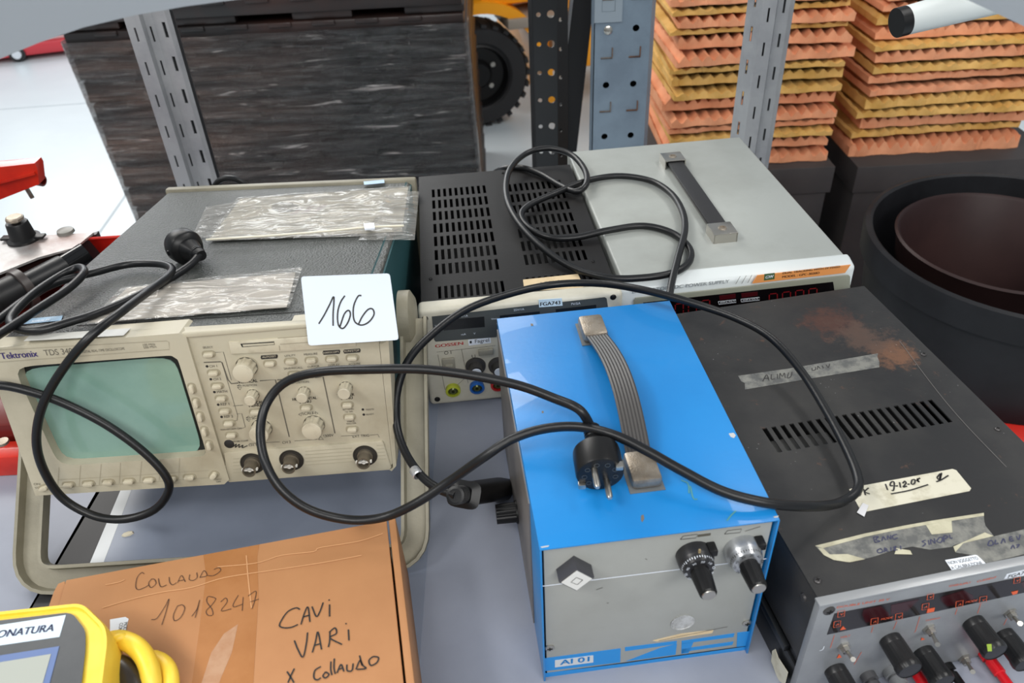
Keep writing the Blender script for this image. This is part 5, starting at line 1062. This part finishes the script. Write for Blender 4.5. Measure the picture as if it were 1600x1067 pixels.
def dknob(u, v, r=.0100, h=.029):
    c = dk.px(*d8(u, v), 'y', fy); bm = NB(); lathe(bm, c, (0, -1, 0), [(0, 0), (r*.92, 0), (r*.95, h*.2), (r*.9, h*.24)], 32); lathe(bm, c, (0, -1, 0), [(r*.96, h*.22), (r*.98, h*.74), (r*1.04, h*.78), (r*1.07, h*.92), (r*.98, h)], 72, .03, 24); lathe(bm, c, (0, -1, 0), [(r*.99, h*.985), (0, h)], 32)
    return finish('knob', bm, mat('knob_black', (28, 28, 29), .35), dk)
kk1 = dknob(552, 492); dknob(808, 590); kk3 = dknob(1200, 358); dknob(1435, 455); dknob(122, 730)
polyon('yellow_dot', dk, [(1308, 532), (1345, 530), (1348, 585), (1316, 587)], 'y', fy-.0292, .0002, mat('lime_dot', (170, 200, 60), .5), kk3, d8)
def switch(u, v, u2, v2):
    c = dk.px(*d8(u, v), 'y', fy); bm = NB(); lathe(bm, c, (0, -1, 0), [(0, 0), (.0058, 0), (.0058, .002), (.004, .002), (.0038, .0055), (.0015, .006)], 6); s_ = finish('toggle_switch', bm, metal, dk)
    e_ = dk.px(*d8(u2, v2), 'y', fy-.019); bm = NB(); tube(bm, [c+Vector((0, -.004, 0)), c.lerp(e_, .5)+Vector((0, -.002, 0)), e_], [.0014, .0016, .0021], 12); finish('lever', bm, metal, s_)
switch(190, 548, 265, 650); switch(855, 408, 925, 535); switch(1490, 285, 1570, 370); switch(1130, 640, 1200, 748)
def bpost(u, v, m_, nm, ln=.034, r=.0052):
    c = dk.px(*d8(u, v), 'y', fy); bm = NB(); lathe(bm, c, (0, -1, 0), [(0, 0), (r*1.15, 0), (r*1.15, .006), (r*.7, .0065), (r*.7, .008), (r, .0085), (r*1.02, ln*.6), (r*.8, ln*.62), (r*.82, ln), (r*.4, ln), (r*.4, ln-.004), (0, ln-.004)], 20); finish('binding_post', bm, m_, dk)
bpost(1290, 595, bread, 'red'); bpost(728, 705, bread, 'red'); bpost(790, 812, bread, 'red'); bpost(990, 700, black, 'black'); bpost(1560, 650, black, 'black'); bpost(375, 770, mat('post_grey', (70, 70, 72), .3), 'g', .02, .006); bpost(560, 730, mat('post_grey2', (110, 112, 114), .3), 'g', .024, .007)
strokes('white_scratch', dk, [[(0, 580), (25, 570), (38, 545)]], 'y', fy, .0008, white, None, d8)
st_ = polyon('inventory_sticker', dk, [(1282, 512), (1400, 482), (1400, 512), (1268, 535)], 'y', fy, .0003, white, None, d6); texts('sticker_words', dk, [('FGA743', 1286, 532, 1400, 504, .0045)], 'y', fy-.0003, inkm, st_, d6)
# tapes and labels on the cover
t1 = polyon('old_tape', dk, [(158, 437), (400, 402), (805, 333), (803, 350), (812, 372), (812, 397), (500, 448), (190, 500), (188, 470), (172, 462)], 'z', DH, .0003, tapeg, None, d5)
strokes('tape_writing', dk, [[(272, 462), (290, 432), (300, 458)], [(278, 450), (300, 448)], [(312, 430), (312, 452), (328, 450)], [(340, 428), (340, 450)], [(350, 450), (352, 425), (362, 440), (372, 424), (376, 446)], [(392, 422), (386, 446), (402, 440), (408, 418)], [(500, 400), (502, 412), (516, 408), (516, 396)], [(525, 408), (527, 392), (538, 404)], [(548, 390), (552, 402)], [(565, 385), (575, 398), (582, 382)]], 'z', DH+.0003, .0008, mat('dim_ink', (50, 48, 48), .7), t1, d5)
t2 = polyon('paper_label', dk, [(672, 962), (735, 945), (1150, 868), (1168, 874), (1237, 958), (1230, 970), (745, 1066), (728, 1064)], 'z', DH, .0003, labely, None, d5)
strokes('label_writing', dk, [[(712, 978), (708, 992), (722, 990), (726, 974), (712, 978)], [(738, 960), (748, 990)], [(762, 956), (744, 974), (768, 984)], [(840, 938), (850, 966)], [(875, 945), (862, 946), (866, 930), (880, 930), (878, 965), (868, 968)], [(886, 948), (898, 946)], [(905, 930), (910, 955)], [(920, 935), (930, 925), (935, 935), (922, 952), (940, 948)], [(942, 940), (952, 938)], [(962, 920), (960, 938), (974, 936), (976, 918), (962, 920)], [(988, 912), (994, 930)], [(1000, 910), (985, 922), (998, 928)], [(865, 984), (950, 968), (1038, 941)], [(1078, 908), (1095, 890), (1088, 918), (1078, 908)], [(1100, 886), (1092, 922)], [(1075, 928), (1100, 918), (1132, 898)]], 'z', DH+.0003, .0013, inkm, t2, d5)
t3 = polyon('torn_tape', dk, [(305, 368), (420, 340), (560, 310), (680, 290), (800, 262), (900, 240), (1040, 222), (1165, 200), (1166, 235), (1172, 265), (1215, 318), (1150, 345), (1080, 348), (1020, 362), (1000, 374), (890, 388), (800, 372), (700, 392), (600, 425), (480, 452), (400, 440), (350, 415)], 'z', DH, .0003, tapeg, None, d6)
cream = mat('tape_glue', (184, 180, 156), .6, col2=(160, 155, 132), nscale=60)
for q in ([(305, 368), (560, 305), (760, 265), (900, 240), (1165, 200), (1166, 215), (900, 256), (690, 294), (560, 322), (345, 380)], [(320, 378), (345, 380), (380, 412), (470, 410), (540, 430), (560, 436), (480, 452), (400, 440), (350, 415)], [(870, 262), (1000, 240), (1005, 300), (900, 310)], [(1010, 372), (1170, 300), (1215, 318), (1060, 355), (1020, 400)], [(720, 380), (790, 392), (800, 412), (710, 410)]): polyon('glue_patch', dk, q, 'z', DH+.0003, .0002, cream, t3, d6)
strokes('tape_writing', dk, [[(602, 325), (610, 352)], [(602, 325), (628, 322), (614, 338), (636, 345), (610, 352)], [(645, 345), (652, 322), (666, 340)], [(674, 338), (674, 318), (690, 334), (690, 314)], [(722, 310), (700, 318), (706, 335), (726, 328)], [(640, 382), (622, 392), (628, 405), (650, 398), (640, 382)], [(658, 402), (660, 380), (672, 388), (662, 392), (680, 398)], [(690, 376), (692, 396)], [(702, 378), (718, 372), (706, 392), (726, 388)], [(740, 368), (742, 388)], [(868, 340), (850, 348), (868, 358), (852, 372)], [(882, 340), (886, 364)], [(895, 362), (895, 336), (915, 356), (912, 330)], [(940, 325), (925, 345), (945, 352), (955, 330), (940, 325)], [(962, 350), (962, 318), (982, 322), (965, 336)], [(990, 312), (994, 330), (1006, 328)]], 'z', DH+.0003, .0009, mat('dim_ink2', (56, 58, 84), .7), t3, d6)
t4 = polyon('old_tape', dk, [(1008, 375), (1060, 356), (1370, 285), (1470, 262), (1500, 380), (1370, 412), (1180, 458), (1130, 420), (1020, 402), (1028, 388)], 'z', DH, .0004, tapeg, None, d6)
strokes('tape_writing', dk, [[(1192, 345), (1186, 368), (1212, 362), (1205, 342), (1192, 345)], [(1225, 338), (1222, 360), (1240, 355)], [(1252, 358), (1265, 332), (1274, 354)], [(1310, 322), (1296, 326), (1300, 346), (1318, 340)], [(1298, 336), (1312, 332)], [(1330, 318), (1342, 338), (1350, 312)], [(1302, 385), (1314, 366), (1322, 384)], [(1330, 366), (1346, 362), (1332, 380)]], 'z', DH+.0004, .0009, mat('dim_ink2', (56, 58, 84), .7), t4, d6)
t5 = polyon('printed_sticker', dk, [(968, 442), (1120, 415), (1132, 418), (1178, 462), (1172, 468), (1016, 500), (1005, 497)], 'z', DH+.0004, .0004, white, None, d6)
texts('sticker_words', dk, [('NON SOGGETTO', 990, 464, 1140, 438, .0031), ('A CALIBRAZIONE', 1004, 489, 1162, 462, .0031)], 'z', DH+.0009, inkm, t5, d6)
t6 = polyon('silver_scrap', dk, [(518, 198), (548, 150), (578, 162), (556, 220)], 'z', DH+.0008, .0003, mat('scrap_silver', (200, 200, 202), .35), None, d6)
strokes('seam', dk, [[(905, 275), (1050, 470), (1190, 640), (1400, 860)]], 'z', DH, .0007, mat('seam_light', (92, 90, 88), .5), dcov, d5)
for u, v in ((1017, 338), (1360, 684)): screw(dk, dp_(u, v), 'z', .0028, mat('cover_screw', (64, 62, 62), .4, .4))
screw(dk, dk.px(*d6(318, 545), 'z', DH), 'z', .003, mat('cover_screw', (64, 62, 62), .4, .4))
for (u, v) in ((248, 632),): 
    c = dk.px(*d6(u, v), 'x', 0); bm = NB(); lathe(bm, c, (-1, 0, 0), [(0, 0), (.0042, 0), (.0035, .0016), (0, .002)], 16); finish('side_screw', bm, mat('cover_screw', (64, 62, 62), .4, .4), dk)
polyon('cream_tag', dk, [(90, 900), (104, 893), (130, 960), (168, 1020), (150, 1090), (110, 1040), (84, 960)], 'x-', 0, .0004, labely, None, d6) if False else None
bm = NB(); prism(bm, [dk.px(*d6(*p), 'x', -.0045) for p in ((90, 902), (104, 893), (118, 935), (168, 1012), (152, 1075), (118, 1050), (96, 985), (84, 955))], (-.0006, 0, 0)); finish('cream_tag', bm, labely, dk)
for x in (.03, DW-.03):
    for y in (.05, DD-.05): bm = NB(); cyl(bm, (x, y, 0), (0, 0, 1), .009, .008, 16); finish('foot', bm, black, dk)

# ================================================================= cardboard box
CZ = .085
A, B = onz(103, 906, CZ), onz(604, 813, CZ); ex = (B-A).normalized(); yaw = math.atan2(ex.y, ex.x)
cb = Thing('cardboard_box', 'flat brown cardboard box with handwritten words, its lid taped, at the front', 'box', (A.x, A.y, 0), yaw)
CW = (B-A).length; CD = .30; k7 = crop(0, 740, 3.2625); k8 = crop(300, 740, 3.2)
bm = NB(); box(bm, (.0, -CD, CZ-.0026), (CW, 0, CZ), .0008); lid = finish('lid', bm, cardb, cb)
bm = NB(); box(bm, (.002, -CD, 0), (CW+.0015, -.003, .003)); box(bm, (.004, -.0065, .0), (CW-.002, -.0035, CZ-.003)); box(bm, (.004, -CD, 0), (CW-.002, -CD+.003, CZ-.003)); box(bm, (.0, -CD, 0), (.003, -.004, CZ-.003)); finish('tray', bm, cardb, cb)
bm = NB(); hexa(bm, [(CW+.002, -CD, 0), (CW+.0105, -CD, 0), (CW+.0105, -.0, 0), (CW+.002, -.0, 0), (CW+.0018, -CD, CZ+.001), (CW+.0085, -CD, CZ+.0015), (CW+.0085, .001, CZ+.0015), (CW+.0018, .001, CZ+.001)], .0015); finish('side_wall', bm, cardb, cb)
# folded ear at the left rear corner
bm = NB(); pe = [cb.px(u, v, 'z', CZ-.004) for u, v in ((101, 908), (91, 912), (84, 925), (77, 945), (70, 975), (92, 978), (100, 950), (103, 925))]; prism(bm, pe, (0, 0, -.030), .002); finish('corner_flap', bm, cardb, cb)
polyon('packing_tape', cb, [(318, 867), (405, 851), (402, 870), (404, 930), (396, 1067), (392, 1160), (280, 1160), (300, 1067), (312, 980), (322, 900)], 'z', CZ, .0002, cardtape, lid)
polyon('tape_wear', cb, [(372, 975), (350, 990), (330, 1020), (315, 1067), (300, 1120), (325, 1120), (345, 1060), (362, 1020)], 'z', CZ+.0002, .0001, mat('worn_cardboard', (176, 138, 108), .6, col2=(164, 118, 84), nscale=60), lid)
crease = mat('crease_light', (200, 148, 102), .7)
for ln in ([(160, 950), (200, 938), (250, 926), (300, 918), (350, 903), (420, 892), (500, 880), (565, 868)], [(340, 886), (400, 880), (440, 868), (490, 862), (500, 856), (560, 846), (598, 834)], [(165, 914), (185, 910), (195, 906)], [(385, 868), (388, 905), (393, 950)]):
    strokes('crease', cb, [ln], 'z', CZ+.0002, .0010, crease, lid)
strokes('handwriting', cb, [[(735, 512), (722, 505), (700, 530), (692, 575), (705, 592), (740, 580), (758, 568)], [(772, 538), (758, 560), (770, 582), (795, 562), (788, 540), (772, 538)], [(808, 535), (812, 560), (822, 578), (850, 568)], [(862, 528), (866, 555), (880, 568), (900, 556)], [(905, 558), (925, 520), (945, 552)], [(908, 548), (940, 542)], [(968, 515), (965, 540), (985, 545), (1005, 530), (1003, 505)], [(1018, 532), (1040, 495), (1055, 520), (1020, 530)], [(1055, 520), (1090, 520), (1125, 495), (1115, 480), (1090, 490)]], 'z', CZ+.0003, .0006, mat('thin_pen', (70, 46, 34), .7), lid, k7)
strokes('handwriting', cb, [[(772, 745), (800, 738), (840, 680), (862, 640), (845, 710), (825, 772)], [(905, 675), (885, 720), (890, 750), (920, 735), (942, 690), (930, 670), (905, 675)], [(978, 728), (1005, 690), (1018, 645), (1005, 700), (995, 735)], [(1085, 630), (1060, 628), (1055, 655), (1080, 690), (1085, 720), (1060, 722), (1052, 700), (1080, 670), (1100, 640), (1085, 630)], [(1125, 655), (1150, 635), (1158, 655), (1128, 700), (1180, 690)], [(1215, 620), (1190, 665), (1195, 680), (1240, 665)], [(1240, 630), (1235, 700)], [(1265, 625), (1305, 600), (1298, 650), (1285, 690)], [(1275, 655), (1320, 640)]], 'z', CZ+.0003, .0006, mat('thin_pen', (70, 46, 34), .7), lid, k7)
strokes('handwriting', cb, [[(540, 680), (520, 672), (480, 690), (450, 730), (438, 762), (465, 772), (500, 768), (530, 755)], [(545, 755), (562, 700), (580, 668), (590, 742)], [(555, 718), (588, 708)], [(600, 665), (622, 715), (640, 690), (656, 645)], [(688, 655), (688, 715)], [(685, 630), (686, 636)], [(512, 835), (530, 880), (555, 918), (572, 850), (578, 795)], [(602, 895), (618, 840), (630, 792), (648, 880)], [(612, 860), (645, 850)], [(690, 790), (688, 840), (682, 868)], [(685, 795), (715, 772), (722, 800), (690, 822), (750, 855)], [(782, 780), (785, 835)], [(770, 748), (771, 754)], [(475, 990), (495, 1020), (510, 1046)], [(512, 975), (495, 1010), (480, 1046)], [(645, 965), (615, 985), (610, 1020), (625, 1032), (645, 1022)], [(668, 992), (655, 1012), (668, 1022), (685, 1005), (668, 992)], [(695, 940), (694, 980), (700, 1008)], [(712, 925), (710, 970), (716, 1002)], [(725, 998), (745, 955), (760, 990)], [(732, 980), (756, 972)], [(775, 955), (776, 985), (800, 985), (806, 950)], [(820, 980), (840, 935), (855, 960), (870, 975), (825, 980)], [(838, 910), (850, 960)], [(905, 915), (885, 935), (895, 960), (925, 945), (932, 920), (905, 915)]], 'z', CZ+.0003, .0012, inkm, lid, k8)
nt_ = polyon('white_label', cb, [(172, 968), (196, 964), (201, 967), (195, 993), (172, 997)], 'z', CZ, .0003, white, lid)
bm = NB()
for s, (u0, v0, u1, v1) in (('MODULE', (194, 973, 191, 995)), ('CONSAT', (187, 974, 183, 997))): text_into(bm, s, cb.px(u0, v0, 'z', CZ+.0003), cb.px(u1, v1, 'z', CZ+.0003), NORM['z'], .003)
finish('label_words', bm, inkm, nt_, 0)

# ================================================================= yellow meter
MZ = .143
ym = Thing('multimeter', 'yellow handheld meter with a dark face and display, lying at the bottom left corner', 'multimeter', tuple(onz(60, 1000, CZ+.001)), yaw)
def mp_(pts, z): return [ym.w2l(onz(u, v, z)) for u, v in pts]
def rounded(pts, rad, n=5):
    out = []
    for i in range(len(pts)):
        a, b, c = pts[i-1], pts[i], pts[(i+1) % len(pts)]; pa = b+(a-b).normalized()*min(rad, (a-b).length*.45); pb = b+(c-b).normalized()*min(rad, (c-b).length*.45)
        for k in range(n+1): t = k/n; out.append(pa.lerp(b, t).lerp(b.lerp(pb, t), t))
    return out
base_ = rounded(mp_([(-95, 962), (130, 938), (168, 975), (172, 1000), (152, 1160), (-95, 1190)], MZ), .008)
cen = sum(base_, Vector())/len(base_)
def loop(scale_, z, dxy=Vector((0, 0, 0))): return [Vector((cen.x+(p.x-cen.x)*scale_, cen.y+(p.y-cen.y)*scale_, z)) for p in base_]
zt = ym.w2l(onz(60, 1000, MZ)).z if False else (MZ-(CZ+.001))
bm = NB(); rings = [[bm.verts.new(p) for p in loop(s, z)] for s, z in ((.93, 0), (.98, .006), (1.0, .018), (1.0, zt-.012), (.985, zt-.004), (.955, zt), (.90, zt), (.89, zt-.002))]
for Aa, Bb in zip(rings, rings[1:]):
    for k in range(len(Aa)): bm.faces.new((Aa[k], Aa[(k+1) % len(Aa)], Bb[(k+1) % len(Aa)], Bb[k]))
bm.faces.new(list(reversed(rings[0]))); bm.faces.new(rings[-1]); finish('holster', bm, yellow, ym)
bm = NB(); prism(bm, rounded(mp_([(-90, 980), (112, 957), (134, 985), (134, 1015), (128, 1067), (118, 1140), (-90, 1165)], MZ), .006), (0, 0, .0006), .0003); mf = finish('face', bm, mat('meter_face', (84, 86, 88), .45, col2=(74, 76, 78), nscale=12), ym)
bm = NB(); prism(bm, mp_([(-80, 989), (103, 961), (93, 995), (-80, 1020)], MZ+.0006), (0, 0, .0003)); ml = finish('name_label', bm, mat('meter_label', (208, 226, 240), .4), mf)
bm = NB(); a, b = mp_([(-70, 1008), (83, 986)], MZ+.0009); text_into(bm, 'STRUMONATURA' if False else 'ONATURA', mp_([(-6, 997)], MZ+.0009)[0], b, Vector((0, 0, 1)), .0066, .0002, .00035); finish('label_words', bm, mat('label_ink', (70, 78, 104), .5), ml, 0)
bm = NB(); prism(bm, mp_([(-80, 1037), (93, 1010), (76, 1075), (70, 1110), (-80, 1130)], MZ+.0006), (0, 0, .0005)); lf = finish('display_frame', bm, mat('frame_blue', (96, 116, 160), .3), mf)
bm = NB(); prism(bm, mp_([(-80, 1048), (80, 1022), (64, 1078), (60, 1105), (-80, 1125)], MZ+.0011), (0, 0, .0004)); finish('display', bm, mat('lcd_grey', (168, 172, 164), .15), lf)
# yellow moulded lead beside it
T = Thing('yellow_lead', 'thick yellow coiled lead with a dark core beside the meter on the cardboard box', 'cable', tuple(onz(210, 1040, CZ)))
def yl(pts, r, nm='lead', m_=yellow):
    bm = NB(); tube(bm, [T.w2l(p) for p in spline([onz(u, v, z) for u, v, z in pts], 8)], r, 14); return finish(nm, bm, m_, T)
yl([(158, 1012, .098), (170, 1002, .108), (190, 1000, .116), (212, 1010, .118), (228, 1030, .116), (236, 1058, .110), (236, 1090, .100)], .0075)
yl([(240, 1028, .098), (256, 1036, .102), (266, 1054, .102), (268, 1085, .096)], .0062)
yl([(172, 1004, .122), (186, 996, .124), (200, 998, .120)], .0035)
o = yl([(176, 1045, .106), (190, 1050, .108), (206, 1072, .106), (214, 1110, .100)], .0115, 'lead_core', mat('brown_black_core', (46, 40, 34), .3)); o['label'] = 'dark core'

# ================================================================= red machine on the left
rm = Thing('red_machine', 'red machine with a bright metal plate, rubber mount and black couplings, left of the oscilloscope', 'machine', (-.85, .95, 0))
def rp(u, v, z=None, y=None): return rm.w2l(onz(u, v, z) if z is not None else ony(u, v, y))
def off(x, y, z): return Vector((x+.85, y-.95, z))
bm = NB(); box(bm, off(-1.25, .672, 0), off(-.535, .70, .030), .002); box(bm, off(-.56, .70, 0), off(-.535, .98, .030), .002); box(bm, off(-1.25, .70, 0), off(-.56, .98, .008)); finish('base_tray', bm, redp, rm)
bm = NB(); box(bm, off(-1.2, .705, .008), off(-.57, .80, .05), .004); box(bm, off(-1.2, .80, .008), off(-.60, .97, .075), .004); inn = finish('inner_block', bm, darkred, rm)
c = rp(5, 692, z=.0505); bm = NB(); lathe(bm, c, (0, 0, 1), [(.007, 0), (.0065, .003), (0, .0035)], 14); finish('screw', bm, metal2, inn)
PZ = .135
bm = NB(); prism(bm, [rp(u, v, z=PZ) for u, v in ((-260, 388), (0, 371), (146, 363), (118, 386), (60, 402), (0, 426), (-260, 500))], (0, 0, -.003)); pltm = finish('metal_plate', bm, mat('bright_plate', (200, 198, 196), .22, .6, col2=(150, 128, 122), nscale=9), rm)
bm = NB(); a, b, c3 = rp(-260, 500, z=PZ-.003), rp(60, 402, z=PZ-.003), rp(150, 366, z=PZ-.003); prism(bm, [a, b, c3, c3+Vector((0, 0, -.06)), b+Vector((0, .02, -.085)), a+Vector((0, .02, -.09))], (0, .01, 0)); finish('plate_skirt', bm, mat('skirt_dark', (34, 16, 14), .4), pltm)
bm = NB(); c = rp(38, 374, z=PZ); k_ = .0225/.0225; lathe(bm, c, (0, 0, 1), [(.017, -.004), (.022, 0), (.022, .003), (.017, .005), (.0165, .007), (.0145, .026), (.0135, .0275), (0, .0275)], 28); box(bm, c+Vector((-.030, -.006, .002)), c+Vector((.030, .006, .0055)), .001); rmnt = finish('rubber_mount', bm, black, rm)
bm = NB(); lathe(bm, c, (0, 0, 1), [(.006, .027), (.006, .031), (.012, .031), (.012, .0345), (.010, .036), (0, .036)], 8); finish('bolt', bm, metal2, rmnt)
bm = NB(); c = rp(103, 363, z=PZ); lathe(bm, c, (0, 0, 1), [(.012, 0), (.011, .004), (.004, .006), (0, .006)], 20); finish('plate_button', bm, mat('button_grey', (110, 108, 102), .4), pltm)
YA = 1.16
bm = NB(); prism(bm, [rp(u, v, y=YA) for u, v in ((-140, 268), (0, 261), (54, 255), (58, 262), (61, 288), (0, 312), (-140, 365))], (0, .025, 0), .003); arm = finish('arm', bm, redp, rm)
bm = NB(); prism(bm, [rp(u, v, y=YA-.001) for u, v in ((-140, 290), (0, 283), (54, 268), (56, 272), (0, 287), (-140, 295))], (0, -.003, 0)); finish('arm_rib', bm, redp, arm)
bm = NB(); c = rp(58, 281, y=YA+.02); lathe(bm, c, (1, -.25, -.1), [(0, 0), (.009, 0), (.009, .010), (.006, .011), (.006, .003), (0, .003)], 20); finish('arm_tip', bm, darkred, arm)
bm = NB(); c = rp(42, 297, y=YA+.02); cyl(bm, c+Vector((0, 0, .008)), (.15, 0, -1), .0035, .022, 10); finish('pin', bm, metal2, arm)
bm = NB(); a, b = off(-1.16, .96, .006), rp(-120, 330, y=YA+.02); tube(bm, [a, a.lerp(b, .5), b], .02, 12); finish('arm_post', bm, redp, arm)
def seg(nm, p0, p1, r, m_, prof=None):
    d = (p1-p0); L_ = d.length; bm = NB(); lathe(bm, p0, d, [(0, 0), (r, 0)]+([(r*a, L_*b) for a, b in prof] if prof else [])+[(r, L_), (0, L_)], 28); return finish(nm, bm, m_, rm)
c0, c1, c2, c3_ = rp(-45, 492, z=.115), rp(45, 447, z=.115), rp(100, 418, z=.115), rp(118, 407, z=.118)
seg('coupling', c0, c0.lerp(c1, .82), .024, black, [(1, .2), (1.12, .2), (1.12, .45), (1, .45)]); bm = NB(); d = (c1-c0).normalized(); lathe(bm, c0.lerp(c1, .82), d, [(.022, 0), (.027, .001), (.027, .011), (.023, .012)], 32); finish('coupling_ring', bm, mat('ring_dark', (54, 48, 46), .4), rm)
seg('coupling', c0.lerp(c1, .95), c2, .018, blackr); seg('coupling_end', c2.lerp(c3_, -.2), c3_+(c3_-c2), .0165, mat('gloss_black', (12, 12, 13), .12))
lip = [rp(u, v, z=z) for u, v, z in ((82, 432, .10), (83, 418, .105), (88, 402, .115), (98, 386, .125), (112, 377, .13), (140, 373, .13), (200, 369, .13))]; L2 = spline(lip, 5); bm = NB()
va = [bm.verts.new(p) for p in L2]; vb = [bm.verts.new(p+Vector((.004, .012, -.06 if i > 8 else -.035))) for i, p in enumerate(L2)]
for i in range(len(L2)-1): bm.faces.new((va[i], va[i+1], vb[i+1], vb[i]))
bmesh.ops.solidify(bm, geom=list(bm.faces), thickness=.002); tube(bm, L2, .0022, 8); finish('curved_guard', bm, redp, rm)

# crumb on the board
bm = NB(); c = onz(200, 835, .0008); lathe(bm, c, (0, 0, 1), [(0, 0), (.0035, 0), (.003, .002), (0, .0025)], 7); 
for v in bm.verts: v.co.x = c.x+(v.co.x-c.x)*1.6+(v.co.y-c.y)*.8
tag(finish('debris_chip', bm, mat('chip_cream', (206, 198, 176), .6)), 'tiny cream chip of debris on the board below the oscilloscope', 'debris')
